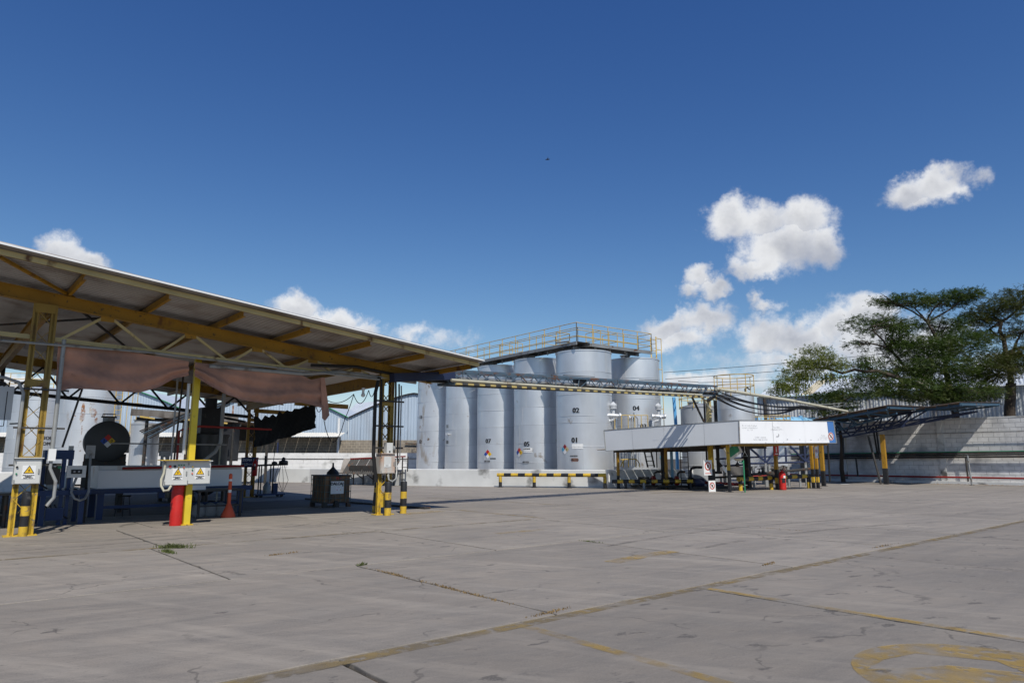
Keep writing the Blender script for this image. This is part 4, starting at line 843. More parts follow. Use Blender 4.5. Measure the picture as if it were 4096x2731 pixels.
for k, s_ in enumerate(('PELIGRO', 'RIESGO', 'ELECTRICO')): lettering(s_, .03, c - B_AX * .011 - A_AX * .04 - Z * (.03 + .03 * k), A_AX, m_letter, cr_)
c2_ = V((-3.69, 20.85, 1.94)); sw = T('switch_box', 'small grey switch box with round dial above the rusty cabinet', 'switch', tuple(c2_ - Z * .2))
MB().box(c2_, .2, .16, .32, A_AX).build('housing', m_cab, sw); MB().cyl(c2_ + A_AX * .1 - B_AX * .05, c2_ + A_AX * .17 - B_AX * .05, .07, 12).build('dial', m_pipe, sw)
MB().box(c2_ - B_AX * .085 - Z * .1, .04, .01, .05, A_AX).build('switch', m_letter, sw)
MB().tube([V((-3.67, 20.86, 1.2)), V((-3.65, 20.82, 1.02)), V((-3.53, 20.79, 0.97)), V((-3.44, 20.86, 1.05)), V((-3.45, 20.99, 1.24)), V((-3.49, 21.08, 1.63))], .025, 6).build('hose', m_pipe, cr_, True)
MB().tube([V((-3.69, 20.85, 1.19)), V((-3.66, 20.88, 1.02)), V((-3.58, 20.88, 0.92))], .03, 6).build('hose', m_pipecream, cr_, True)
mcc = T('cabinet_conduit', 'grey flexible conduit looping beside the twin cabinets', 'conduit', (-8.46, 17.11, 0.87))
MB().tube([(-8.46, 17.1, 1.48), (-8.47, 17.09, 1.29), (-8.51, 17.06, 1.14), (-8.48, 17.02, 0.99), (-8.4, 17.02, 0.87), (-8.35, 17.13, 0.88), (-8.33, 17.21, 0.98)], .028, 8).build('hose', m_pipecream, mcc, True)
MB().tube([(-8.53, 17.17, 1.66), (-8.46, 17.1, 1.48)], .03, 8).build('pipe', m_pipe, mcc)
# ------------------------------------------------------------------ bollards and red post
def bollard(label, p, r, h, bands=4, first=1):
    p = V(p); t = T('bollard', label, 'bollard', tuple(p), 'black and yellow bollards at the canopy posts')
    zs = [0] + [h * f for f in ((.22, .46, .68, 1.0) if bands == 4 else (.2, .5, .72, 1))]
    for i in range(4):
        m = (m_safety, m_black)[i % 2]
        if i < 3: MB().cyl(p + Z * zs[i], p + Z * zs[i + 1], r, 20, cap=False).build('band', m, t, True)
        else: MB().lathe(p, [(r, zs[i]), (r, h - .03), (r * .92, h - .008), (r * .7, h), (.001, h + .004)], 20).build('band', m_black, t, True)
    return t
bollard('striped bollard standing against the leftmost lattice post', (-10.49, 15.27, 0.0), .085, .93)
bollard('striped bollard touching the right lattice post', (-3.64, 20.74, 0.0), .10, .97)
bollard('free-standing striped bollard right of the right lattice post', (-3.31, 21.55, 0.0), .10, .95)
p = V((-4.26, 21.9, 0.0)); t = T('leaning_post', 'thin black and yellow post leaning behind the right lattice post', 'post', tuple(p))
MB().bar(p, p + Z * .2, .1, .1).build('foot', m_safety, t); MB().bar(p + Z * .2, p + Z * .6 + A_AX * .03, .1, .1).build('band', m_black, t); MB().bar(p + Z * .6 + A_AX * .03, p + Z * .75 + A_AX * .04, .1, .1).build('band', m_safety, t); MB().bar(p + Z * .75 + A_AX * .04, p + Z * 1.1 + A_AX * .06, .1, .1).build('band', m_black, t)
p = V((-8.38, 17.7, 0.0)); o = MB().lathe(p, [(.145, 0), (.145, 1.12), (.12, 1.17), (.001, 1.19)], 24).build('red_bollard', m_red, None, True); tag(o, 'thick red painted pipe bollard beside the yellow mid column', 'bollard')
# ------------------------------------------------------------------ information board on the left
t = T('notice_board', 'grey notice board ending in CION cut by the left edge', 'sign', (-11.34, 15.56, 2.47))
pa, pb = V((-11.29, 15.61, 3.25)), V((-11.28, 15.61, 2.49)); wl = 1.3; zc = (pa.z + pb.z) / 2; right = Y_((pa.dot(A_AX) + pb.dot(A_AX)) / 2, 19.2, zc)
MB().box(right - A_AX * wl / 2, wl, .03, pa.z - pb.z, A_AX).build('panel', m_signgrey, t); n = -B_AX
lettering('INFORMACION', .15, right - A_AX * .66 + Z * .41 + n * .018, A_AX, m_letter, t, bold=.006, sx=1.1)
MB().box(right - A_AX * .12 + n * .017 - Z * .13, .016, .004, .78, A_AX).build('border', m_letter, t); MB().box(right - A_AX * .68 + n * .017 - Z * .52, 1.1, .004, .016, A_AX).build('border', m_letter, t)
for k in range(3):
    q = right - A_AX * .42 + n * .017 + Z * (.18 - .22 * k); MB().cyl(q - A_AX * .05, q - A_AX * .05 + n * .003, .04, 8).build('pictogram', m_lettergrey, t); MB().box(q + A_AX * .03 - Z * .03, .08, .004, .05, A_AX).build('pictogram', m_letter, t); MB().box(q - Z * .1, .25, .004, .008, A_AX).build('rule', m_lettergrey, t)
for z in (.46, -.46): MB().bar(right + Z * z, Y_(1.75, 18.7, zc + z), .03, .03).build('bracket', m_black, t)
# ------------------------------------------------------------------ blue press machine
bx = lambda a0, a1, b0, b1, z0, z1: MB().box(Y_((a0 + a1) / 2, (b0 + b1) / 2, (z0 + z1) / 2), a1 - a0, b1 - b0, z1 - z0, A_AX)
t = T('blue_press', 'dark blue steel press frame with stand, left of the white trough', 'machine', tuple(Y_(2.9, 21.4, 0)))
for a in (2.48, 3.32):
    for b in (20.85, 21.8): bx(a, a + .11, b, b + .11, 0, .74).build('leg', m_blue, t)
bx(2.42, 3.55, 20.8, 21.95, .73, .85).build('table_frame', m_blue, t); bx(2.62, 3.0, 20.88, 21.0, .12, .42).build('apron', m_blue, t)
for a in (2.88, 3.02): bx(a, a + .08, 20.95, 21.12, 0, 1.66).build('column', m_blue, t)
bx(2.48, 3.11, 20.92, 21.35, 1.62, 1.85).build('crosshead', m_blue, t); bx(2.46, 2.56, 21.2, 21.35, .85, 1.63).build('column', m_blue, t); bx(3.0, 3.09, 20.96, 21.15, 1.85, 1.96).build('lug', m_pipe, t)
bx(2.58, 2.86, 21.0, 21.4, 1.0, 1.52).build('motor', m_darksteel, t); MB().cyl(Y_(2.7, 21.15, .85), Y_(2.7, 21.15, 1.1), .1, 12).build('ram', m_steel, t, True)
MB().cyl(Y_(2.82, 20.97, 1.42), Y_(2.82, 20.92, 1.42), .04, 10).build('gauge', m_green, t); MB().cyl(Y_(2.72, 20.97, 1.46), Y_(2.72, 20.92, 1.46), .03, 10).build('gauge', m_white, t)
bx(1.2, 2.5, 20.9, 21.5, .78, .83).build('roller_bed', m_pipe, t)
for i in range(5): MB().cyl(Y_(2.6 + .17 * i, 20.9, .88), Y_(2.6 + .17 * i, 21.8, .88), .03, 8).build('roller', m_pipe, t)
MB().tube([Y_(2.5, 20.9, 1.6), Y_(2.4, 20.8, 1.3), Y_(2.45, 20.8, 1.0), Y_(2.6, 20.9, .9)], .02, 6).build('hydraulic_hose', m_rubber, t, True)
for k in range(3): MB().tube([Y_(2.6 + .1 * k, 20.95, .5), Y_(2.7 + .1 * k, 20.9, .3), Y_(2.8 + .15 * k, 20.9, .15)], .018, 6).build('hydraulic_hose', m_rubber, t, True)
t = T('control_box', 'small grey button box on a hose between press and trough', 'control box', (-11.14, 17.97, 1.21))
q = V((-11.15, 17.96, 1.31)); MB().box(q, .42, .14, .30, A_AX).build('housing', m_cab, t); MB().box(q - B_AX * .075, .24, .02, .11, A_AX).build('button_plate', m_letter, t)
for k in (-.05, .05): MB().cyl(q - B_AX * .08 + A_AX * k, q - B_AX * .1 + A_AX * k, .025, 8).build('push_button', m_lettergrey, t)
MB().tube([(-11.13, 17.98, 1.18), (-11.12, 17.85, 0.97), (-11.09, 17.75, 0.8), (-10.97, 17.72, 0.65), (-10.88, 17.8, 0.6), (-10.85, 17.96, 0.64), (-10.85, 18.08, 0.81), (-10.98, 18.24, 1.36), (-11.09, 18.4, 1.83)], .03, 8).build('hose', m_pipe, t, True)
q = V((-11.1, 18.4, 1.81)); MB().box(q, .20, .12, .34, A_AX).build('junction_box', m_pipe, t); MB().bar(Y_(q.dot(A_AX), 21.25, 0), q, .06, .06).build('stand', m_darksteel, t)
# ------------------------------------------------------------------ white trough on blue table
t = T('mixing_trough', 'long white steel trough lettered in blue on a blue table', 'trough', tuple(Y_(5.5, 22.4, 0)))
aL = V((-11.33, 19.25, 0.82)).dot(A_AX); zt0 = V((-11.33, 19.25, 0.82)).z; zt1 = V((-11.35, 19.23, 1.43)).z; aR = aL + 3.9
bx(aL, aR, 22.0, 22.06, zt0, zt1 - .12).build('front_panel', m_white, t); MB().bar(Y_(aL, 22.08, zt1 - .07), Y_(aR, 22.08, zt1 - .07), .02, .14).build('top_lip', m_cab, t)
bx(aL, aL + .04, 22.06, 23.2, zt0, zt1).build('end_panel', m_cab, t); bx(aL + .04, aR, 22.1, 23.2, zt1 - .02, zt1 + .01).build('lid', m_cab, t); bx(aL + .04, aR, 22.06, 23.2, zt0, zt0 + .05).build('floor', m_cab, t)
bx(aL - .15, aR + .3, 21.9, 23.4, zt0 - .13, zt0 - .005).build('table_frame', m_blue, t)
for a in (aL + .02, aR - .1):
    for b in (21.95, 23.1): bx(a, a + .16, b, b + .16, 0, zt0 - .12).build('leg', m_blue, t)
bx(aL + .1, aR, 22.0, 22.08, .28, .36).build('stretcher', m_blue, t); bx(aL + 1.55, aL + 1.72, 21.96, 22.1, zt0 - .3, zt0 - .13).build('bracket', m_blue, t)
lettering('DA  CA', .15, Y_(aL + 1.85, 21.985, zt1 - .24), A_AX, m_letterblue, t, bold=.006)
MB().tube([Y_(aL + .55, 21.9, zt1 - .06), Y_(aR, 21.9, zt1 - .02)], .035, 8).build('red_pipe', m_redpipe, t, True)
MB().tube([Y_(aL + 1.95, 21.9, zt1 - .05), Y_(aL + 1.95, 21.9, zt1 + 1.0), Y_(aL + 2.05, 21.9, zt1 + 1.05), Y_(aL + 2.5, 21.9, zt1 + 1.16), Y_(aR + .8, 21.9, zt1 + 1.12)], .035, 8).build('red_pipe', m_redpipe, t, True)
MB().cyl(Y_(aL + 1.75, 22.4, zt1), Y_(aL + 1.75, 22.4, zt1 + .3), .12, 12).build('gear_motor', m_pipe, t, True); MB().box(Y_(aL + 1.75, 22.4, zt1 + .35), .3, .2, .14, A_AX).build('motor_cover', m_pipe, t)
MB().tube([Y_(aL + 3.0, 22.2, zt1 + .05), Y_(aL + 2.75, 22.2, zt1 + .12), Y_(aL + 3.1, 22.2, zt1 + .4), Y_(aL + 3.25, 22.2, zt1 + .7), Y_(aL + 3.25, 22.2, zt1 + 2.2)], .06, 8).build('feed_hose', m_pipe, t, True)
MB().cyl(Y_(aL + .2, 21.8, zt1 + .62), Y_(aR - .6, 21.8, zt1 + .62), .022, 6).build('rail', m_pipe, t)
# ------------------------------------------------------------------ horizontal tank with diamond
t = T('horizontal_tank', 'dark grey round-ended horizontal tank with hazard diamond above the trough', 'tank', tuple(Y_(4.4, 25.2, 0)))
fc = V((-12.55, 21.63, 2.17)); r = .62; ax = V((math.sin(rad(-33)), math.cos(rad(-33)), 0))
MB().lathe(fc, [(.001, -.10), (r * .55, -.085), (r * .9, -.035), (r, .03), (r, 1.6), (r * .9, 1.66), (.001, 1.72)], 40, ax).build('shell', m_darktank, t, True)
MB().lathe(fc + ax * .02, [(r + .012, 0), (r + .012, .05)], 40, ax, False).build('rim_band', m_pipe, t, True); MB().lathe(fc + ax * .8, [(r + .012, 0), (r + .012, .06)], 40, ax, False).build('rim_band', m_pipe, t, True)
MB().cyl(fc + ax * .45 + Z * (r - .05), fc + ax * .45 + Z * (r + .12), .17, 16).build('manhole_neck', m_pipe, t, True); MB().cyl(fc + ax * .45 + Z * (r + .12), fc + ax * .45 + Z * (r + .16), .22, 16).build('manhole_lid', m_darksteel, t)
MB().tube([fc + ax * .45 - A_AX * .18 + Z * (r + .16), fc + ax * .45 - A_AX * .18 + Z * (r + .24), fc + ax * .45 + A_AX * .18 + Z * (r + .24), fc + ax * .45 + A_AX * .18 + Z * (r + .16)], .014, 5).build('handle', m_darksteel, t)
sx = ax.cross(Z) * 1; sx = sx if sx.dot(A_AX) > 0 else -sx; f0 = fc - ax * .115
for (dx, dz, m) in ((0, .105, m_dred), (-.105, 0, m_dblue), (.105, 0, m_dyel), (0, -.105, m_dwht)):
    q = f0 + sx * dx + Z * dz; MB().prism([q - Z * .1, q + sx * .1, q + Z * .1, q - sx * .1], -ax * .004).build('hazard_diamond', m, t)
lettering('2', .12, f0 - sx * .105 - ax * .007, sx, m_letter, t, bold=.003); lettering('0', .12, f0 + sx * .105 - ax * .007, sx, m_letter, t, bold=.003)
for k in (.15, 1.3):
    q = fc + ax * k
    MB().bar(q - sx * .55 - Z * (r + .02), q + sx * .55 - Z * (r + .02), .14, .5).build('saddle', m_darksteel, t)
    for e in (-.5, .5): MB().bar(V((q.x, q.y, 0)) + sx * e, q + sx * e - Z * r, .10, .10).build('leg', m_darksteel, t)
MB().bar(fc + ax * .1 - sx * .6 - Z * (r + .3), fc + ax * .1 + sx * .6 - Z * (r + .3), .08, .1).build('frame_beam', m_darksteel, t)
# ------------------------------------------------------------------ upright blackened mixing tank
c = V((-10.85, 24.92, 1.44)); t = T('mixing_tank', 'blackened upright steel mixing tank behind the twin cabinets', 'tank', (c.x, c.y, 0)); zt_ = V((-10.9, 24.88, 2.42)).z
m_burnt = M('scorched_steel', (.10, .10, .10), .55, .3, .4, 1.5, (.02, .02, .02), .52, 1.2, 3)
MB().lathe((c.x, c.y, 0), [(.1, .35), (.55, .62), (.66, .64), (.66, zt_), (.69, zt_), (.69, zt_ + .05), (.1, zt_ + .12)], 32).build('shell', m_burnt, t, True)
for k in range(4): a = k * math.pi / 2 + .5; MB().bar((c.x + .58 * math.cos(a), c.y + .58 * math.sin(a), 0), (c.x + .58 * math.cos(a), c.y + .58 * math.sin(a), .7), .08, .08).build('leg', m_darksteel, t)
MB().box((c.x, c.y, zt_ + .55), .75, .5, .9, A_AX).build('gearbox', m_black, t); MB().cyl((c.x, c.y, zt_ + .95), (c.x, c.y, zt_ + 1.35), .2, 14).build('motor', m_black, t, True)
MB().cyl((c.x + .62, c.y - .45, 0), (c.x + .62, c.y - .45, zt_), .03, 6).build('side_pipe', m_pipecream, t)
# dark bench with white box
q0 = V((-8.75, 19.71, 0.0)); t = T('steel_bench', 'low black steel bench between cabinets and traffic post', 'bench', tuple(q0))
qa = q0.dot(A_AX); qb = q0.dot(B_AX)
for a in (qa, qa + 1.15):
    for b in (qb, qb + 1.1): bx(a, a + .06, b, b + .06, 0, .72).build('leg', m_black, t)
bx(qa - .05, qa + 1.3, qb - .05, qb + 1.2, .72, .77).build('top', m_black, t); bx(qa, qa + 1.2, qb, qb + .04, .3, .34).build('stretcher', m_black, t)
o = MB().box(Y_(qa + .0, qb + .2, .83), .42, .2, .12, A_AX).build('battery_box', m_white, None); tag(o, 'small white box on the black steel bench', 'box')
sk = MB()
for k in range(3):
    sk.lathe(Y_(qa + .25 + .3 * k, qb + .7, .0), [(.16, 0), (.2, .1), (.17, .3), (.08, .36), (.001, .38)], 12)
tag(sk.build('sack', M('grey_sack', (.28, .28, .27), .9), None, True), 'grey sacking heaped under the black bench', 'sack')
# ------------------------------------------------------------------ traffic post
p = V((-8.06, 20.14, 0.0)); t = T('traffic_post', 'orange traffic post with white bands and conical base', 'traffic post', tuple(p))
MB().lathe(p, [(.20, 0), (.20, .03), (.07, .34), (.055, .38)], 24).build('base_cone', m_orange, t, True)
for i, (z0, z1, m) in enumerate(((.38, .68, m_orange), (.68, .76, m_white), (.76, 1.0, m_orange), (1.0, 1.06, m_white), (1.06, 1.16, m_orange))): MB().cyl(p + Z * z0, p + Z * z1, .048, 16, cap=False).build('band', m, t, True)
MB().lathe(p, [(.048, 1.16), (.04, 1.2), (.001, 1.22)], 16).build('cap', m_orange, t, True)
# ------------------------------------------------------------------ IBC tote
f = V((-6.33, 23.82, 0.0)); ux = A_AX.copy(); uy = B_AX.copy(); W_, D_, H_ = .97, 1.06, 1.13
t = T('liquid_tote', 'caged square tote tank with DALCA label, dark with grime', 'tote', tuple(f + ux * W_ / 2 + uy * D_ / 2)); c = f + ux * W_ / 2 + uy * D_ / 2
bm_ = MB(); bm_.box(c + Z * .62, W_ - .06, D_ - .06, .88, ux); bm_.build('plastic_bottle', m_ibc, t)
MB().box(c + Z * (H_ - .07), W_ + .03, D_ + .03, .04, ux).build('cage_top', m_black, t); MB().box(c + Z * .16, W_, D_, .05, ux).build('pallet_deck', m_darksteel, t)
for k in (-.45, 0, .45):
    for e in (-.45, .45): MB().box(c + ux * W_ * k + uy * D_ * e + Z * .07, .14, .12, .14, ux).build('pallet_foot', m_darksteel, t)
m_cage = M('cage_tube', (.10, .14, .13), .5, .3, .3, 4)
for z in (.30, .52, .74, .93):
    cs = [c + ux * W_ / 2 * i + uy * D_ / 2 * j + Z * z for i, j in ((-1, -1), (1, -1), (1, 1), (-1, 1), (-1, -1))]; MB().tube(cs, .011, 5).build('cage_hoop', m_cage, t)
for i in range(6):
    for s_ in (-1, 1): q = c + ux * W_ * (i / 5 - .5) + uy * D_ / 2 * s_; MB().cyl(q + Z * .17, q + Z * 1.08, .011, 5).build('cage_upright', m_cage, t)
for i in range(1, 5):
    for s_ in (-1, 1): q = c + uy * D_ * (i / 5 - .5) + ux * W_ / 2 * s_; MB().cyl(q + Z * .17, q + Z * 1.08, .011, 5).build('cage_upright', m_cage, t)
l0 = f + ux * W_ * .47 - uy * .016 + Z * .66; MB().box(l0, .52 * W_ / 1.05, .008, .42, ux).build('label_sheet', m_white, t)
lettering('DALCA', .13, l0 - uy * .006 + Z * .12 - ux * .04, ux, m_letter, t, bold=.008); MB().box(l0 - uy * .006 - Z * .05 + ux * .04, .2, .004, .14, ux).build('sticker', m_panel, t); MB().box(l0 - uy * .009 - Z * .08 + ux * .11, .04, .004, .03, ux).build('sticker_mark', m_dyel, t); MB().box(l0 - uy * .009 - Z * .08 - ux * .01, .03, .004, .03, ux).build('sticker_mark', m_dred, t)
lettering('DALCA', .03, l0 - uy * .009 - Z * .0 + ux * .04, ux, m_letterred, t); lettering('D n', .13, f + ux * W_ * .52 - uy * .004 + Z * .96, ux, m_letterred, t, bold=.006)
MB().box(l0 - uy * .006 + ux * .2 + Z * .1, .03, .004, .14, ux).build('label_mark', m_letter, t); MB().cyl(f + ux * W_ * .42 - uy * .02 + Z * .16, f + ux * W_ * .42 - uy * .1 + Z * .16, .07, 14).build('drain_valve', m_black, t, True)
q = c + ux * .05 + Z * H_; o = MB().lathe(q - Z * .04, [(.22, 0), (.2, .08), (.1, .18), (.035, .26), (.03, .4)], 16); fo = o.build('funnel', m_black, None, True)
tag(fo, 'black funnel standing on top of the tote', 'funnel')
# second tote under the trough and flat plate on the ground
t2 = dup(t, tuple(Y_(7.9, 29.3) - c), .1, 'grimy caged tote standing far back behind the trough legs'); t['group'] = t2['group'] = 'caged tote tanks'
p0 = V((-8.3, 28.68, 0.0)); p1 = V((-2.78, 23.31, 0.0)); o = MB().bar(p0 + Z * .03, p1 + Z * .03, .25, .06); tag(o.build('drain_kerb', m_darksteel, None), 'low dark kerb strip along the shaded floor under the canopy', 'kerb')
# ------------------------------------------------------------------ trolley and things at the far post
q0 = V((-10.46, 30.42, 0.0)); t = T('hand_trolley', 'dark hose trolley with scale and hanging wires by the far post', 'trolley', tuple(q0))
MB().box(q0 + Z * .12, 1.15, .6, .06, A_AX).build('platform', m_blue, t)
for k in (-.45, .45):
    for e in (-.22, .22): MB().cyl(q0 + A_AX * k + B_AX * (e - .03) + Z * .07, q0 + A_AX * k + B_AX * (e + .03) + Z * .07, .07, 10).build('wheel', m_rubber, t)
for k in (-.5, -.4, .0, .12): MB().cyl(q0 + A_AX * k + Z * .15, q0 + A_AX * k + Z * 1.32, .028, 6).build('upright', m_black, t)
MB().cyl(q0 - A_AX * .6 + Z * 1.34, q0 + A_AX * .75 + Z * 1.38, .04, 8).build('handle_bar', m_black, t); MB().cyl(q0 - A_AX * .25 + Z * 1.3, q0 - A_AX * .25 + Z * 1.75, .05, 8).build('mast', m_black, t)
MB().lathe(q0 + A_AX * .55 + Z * 1.4, [(.2, 0), (.2, .12), (.08, .16), (.08, .25), (.001, .3)], 12).build('meter', m_black, t, True); MB().lathe(q0 + A_AX * .15 + Z * 1.38, [(.12, 0), (.12, .1), (.001, .14)], 12).build('meter', m_black, t, True)
MB().lathe(q0 - A_AX * .12 + Z * .15, [(.16, 0), (.17, .3), (.1, .42), (.04, .5)], 14).build('jerrycan', m_pipe, t, True); MB().box(q0 + A_AX * .22 + Z * .36, .2, .2, .42, A_AX).build('can', m_blue, t)
for k in range(4): MB().tube([q0 + A_AX * (.35 + .08 * k) + Z * 1.35, q0 + A_AX * (.15 + .22 * k) + Z * .7, q0 + A_AX * (.55 + .02 * k) + Z * .2], .01, 4).build('hose', m_rubber, t)
MB().tube([(-9.44, 27.84, 2.33), q0 + A_AX * .15 + Z * 2.2, q0 + A_AX * .1 + Z * 1.5], .012, 4).build('hanging_wire', m_rubber, t)
sg = V((-11.23, 29.99, 1.47)); t = T('zone_sign', 'dark blue ZONA DE LLENADO sign on the far canopy post', 'sign', tuple(sg - Z * .3))
MB().box(sg, .72, .03, .42, A_AX).build('panel', m_signblue, t); lettering('ZONA DE', .14, sg - B_AX * .018 + Z * .09, A_AX, m_signgrey, t, bold=.003); lettering('LLENADO', .14, sg - B_AX * .018 - Z * .09, A_AX, m_signgrey, t, bold=.003)
q = V((-11.61, 31.76, 0.0)); q = V((-11.03, 30.03, 0.7))
def extinguisher(label, p, h=.62, r=.085, m=m_red):
    p = V(p); t = T('fire_extinguisher', label, 'extinguisher', tuple(p), 'red fire extinguishers')
    MB().lathe(p, [(r * .9, 0), (r, .02), (r, h * .72), (r * .8, h * .82), (r * .35, h * .88), (r * .3, h * .93)], 20).build('cylinder', m, t, True)
    MB().box(p + Z * h * .95, r * .9, r * .5, h * .06).build('valve_head', m_black, t); MB().bar(p + Z * h * .97, p + Z * (h * 1.02) + V((r * 1.3, 0, 0)), .02, .015).build('lever', m, t); MB().bar(p + Z * h * .95, p + Z * (h * .95) + V((r * 1.3, 0, 0)), .02, .015).build('lever', m, t)
    MB().tube([p + Z * h * .95, p + V((-r * 1.1, -.02, h * .9)), p + V((-r * 1.4, -.03, h * .55)), p + V((-r * 1.2, -.03, h * .2))], .013, 6).build('hose', m_rubber, t, True)
    MB().box(p + V((0, -r - .003, h * .45)), r * .9, .004, h * .22).build('label_sticker', m_black, t); MB().box(p + V((r * .3, -r - .004, h * .62)), r * .6, .004, h * .12).build('label_sticker', m_white, t)
    return t
extinguisher('red fire extinguisher hung on the far canopy post', (q.x + .1, q.y - .2, .9), .75, .1)
# ------------------------------------------------------------------ tanks and pump shed seen through the bay
t = tank('silver tank with heavy rust patches seen under the tarpaulin', *((-26.83, 44.0, 3.05)[:2]), 1.72, .1, 7.2, m_alu_old, group='storage tanks beyond the canopy')
c = (-26.83, 44.0, 3.05)
m_rustp = M('flaking_rust', (.30, .13, .05), .9, 0, .4, 3, (.5, .48, .44), .52, 2.5, 2, .05, alpha=(1.6, .47, 1.0))
for (da, z, w_, h_) in ((-.22, 4.35, .16, .75), (.10, 4.6, .3, .5), (-.55, 4.2, .28, .45), (-.20, 3.3, .05, .5), (.02, 4.95, .12, .25), (.22, 3.9, .1, .35)):
    mb = MB(); ctr = V((c[0] + 1.726 * math.cos(ang_px(c, da)), c[1] + 1.726 * math.sin(ang_px(c, da)), z)); rim = []
    for k in range(22):
        th = k / 22 * 6.2832; rr_ = random.uniform(.45, 1.0); aa = ang_px(c, da) + math.cos(th) * w_ * rr_ / 1.72; rim.append(V((c[0] + 1.726 * math.cos(aa), c[1] + 1.726 * math.sin(aa), z + math.sin(th) * h_ * rr_ - (.25 * h_ if math.sin(th) < 0 and k % 3 == 0 else 0))))
    mb.add([ctr] + rim, [(0, 1 + k, 1 + (k + 1) % 22) for k in range(22)]); mb.build('rust_patch', m_rustp, t)
# its ladder
lb = V((-24.82, 43.2, 4.69))
for k in (0, .42): MB().cyl((lb.x + k, lb.y, 1.2), (lb.x + k, lb.y, 8), .03, 6).build('ladder_stile', m_rail, t)
for i in range(18): MB().cyl((lb.x, lb.y, 1.4 + i * .32), (lb.x + .42, lb.y, 1.4 + i * .32), .016, 5).build('ladder_rung', m_rail, t)
for x in (.95, 1.25, 1.55): MB().cyl((lb.x + x, lb.y - .3, 2.6), (lb.x + x, lb.y - .3, 7.6), .022, 5).build('cage_bar', m_rail, t)
for z in (3.2, 5.0, 6.8): MB().tube([(lb.x, lb.y, z), (lb.x + .9, lb.y - .35, z), (lb.x + 1.6, lb.y - .3, z), (lb.x + 1.6, lb.y + .2, z)], .02, 5).build('cage_hoop', m_rail, t)
t = tank('white tank lettered SOLVENTE behind the leftmost post', *((-32.05, 47.0, 3.15)[:2]), 1.72, .1, 6.2, group='storage tanks beyond the canopy'); c = (-32.05, 47.0, 3.15)
tank_lettering('SOLVENTE', .30, c, 1.72, ang_px(c, .60), 2.95, m_letter, t, .012); tank_lettering('AROMATICO PT', .30, c, 1.72, ang_px(c, .60), 2.58, m_letter, t, .012)
rr = T('tank_railing', 'yellow railing on top of the white tank at the far left', 'railing', (c[0], c[1], 6.2)); WLOC[rr.name] = V(rr.location)
rail(V((c[0] - 4.5, c[1] - 1, 6.25)), V((c[0] + 1.4, c[1] - 1, 6.25)), 4, rr, m_rail, 1.0)
t = tank('short silver tank under the far pump shed roof', *((-22.77, 43.2, 1.69)[:2]), .80, .3, 3.75, seams=[1.2, 2.2], group='storage tanks beyond the canopy', cone=.1)
m_shedgrey = M('grimy_fascia', (.17, .155, .14), .85, 0, .2, 1, (.08, .07, .06), .58, 1.2, 3)
ps = T('pump_shed', 'flat-roofed pump shed with pale fascia beyond the canopy', 'shed', (-19.12, 42.0, 0.15))
pA, pB, pC = V((-22.3, 40.5, 4.3)), V((-20.48, 41.0, 4.2)), V((-16.58, 42.0, 3.98))
for a, b in ((pA, pB), (pB, pC)):
    n_ = 3
    for i in range(n_): MB().bar(L_(a, b, i / n_) + V((0, 0, .0)), L_(a, b, (i + 1) / n_), .06, .40).build('fascia_panel', m_shedgrey, ps)
    MB().bar(a - Z * .26 + V((.6, -.1, 0)), b - Z * .26 + V((-.6, -.1, 0)), .08, .09).build('edge_strip', m_rail, ps)
for i in range(9):
    a = L_(pA, pC, i / 9) - Z * .1; sheet(a + V((0, .1, 0)), (pC - pA), V((1.2, 5.5, -.2)), (pC - pA).length / 9, 1, .25, .03, n=Z).build('roof_sheet', m_rustsheet, ps)
for f in (.12, .5, .93):
    q = L_(pA, pC, f); MB().bar((q.x, q.y + .4, 0), (q.x, q.y + .4, q.z), .14, .14).build('post', m_darksteel, ps); MB().bar((q.x + .9, q.y + 3.9, 0), (q.x + .9, q.y + 3.9, q.z), .14, .14).build('post', m_darksteel, ps)
for k in range(7): MB().tube([pB + V((-1.2 + .1 * k, -.5, -1.0 - .07 * k)), pB + V((1.5, -.8, .0 - .05 * k)), pB + V((4.2, -1.2, .75 - .05 * k))], .04, 5).build('pipe', (m_darksteel, m_rubber, m_trussblue)[k % 3], ps)
MB().box(L_(pA, pC, .72) + V((0, 1.2, -1.5)), 2.4, 1.2, 2.2).build('pump_cabinet', m_black, ps)
MB().bar(pA + V((.6, 5.2, -.75)), pC + V((.8, 5.2, -.75)), .08, 1.1).build('shade_screen', m_darksteel, ps); MB().bar(pA + V((.1, .5, -.34)), pC + V((0, .5, -.34)), .12, .2).build('edge_beam', m_darksteel, ps)  # dark sheet at the back added to stand for the shed's inner shade
# ------------------------------------------------------------------ lean-to hose rack at the containment wall
hr = T('hose_rack', 'rusty lean-to rack with corrugated hood holding hoses by the low wall', 'rack', (-8.61, 44.07, 0.0))
ha, hb = V((-10.31, 44.76, 1.61)), V((-6.63, 42.41, 1.75)); dv = (hb - ha); dv.z = 0; dv.normalize(); nv = V((dv.y, -dv.x, 0))
n_ = 5; ln = (hb - ha).length * .98
for i in range(n_): sheet(ha + dv * (ln * i / n_), dv, nv * .75 - Z * .95, ln / n_, 1, .16, .025, n=(nv * .6 + Z * .7)).build('hood_sheet', m_darksteel, hr)
sheet(ha - dv * .75 - nv * .1, dv, nv * .3 - Z * .95, .8, 1, .12, .02, n=nv).build('hood_end', m_fibro, hr)
MB().bar(ha, hb + dv * .2, .1, .08).build('ridge_bar', m_redpipe, hr)
for i in range(5):
    q = ha + dv * (ln * (i + .35) / 5); MB().bar((q.x, q.y, 0), (q.x, q.y, ha.z - .05), .07, .07).build('post', m_darksteel, hr); q2 = q + nv * .6; MB().bar(V((q.x, q.y, .35)), V((q2.x, q2.y, .68)), .04, .05).build('brace', m_darksteel, hr)
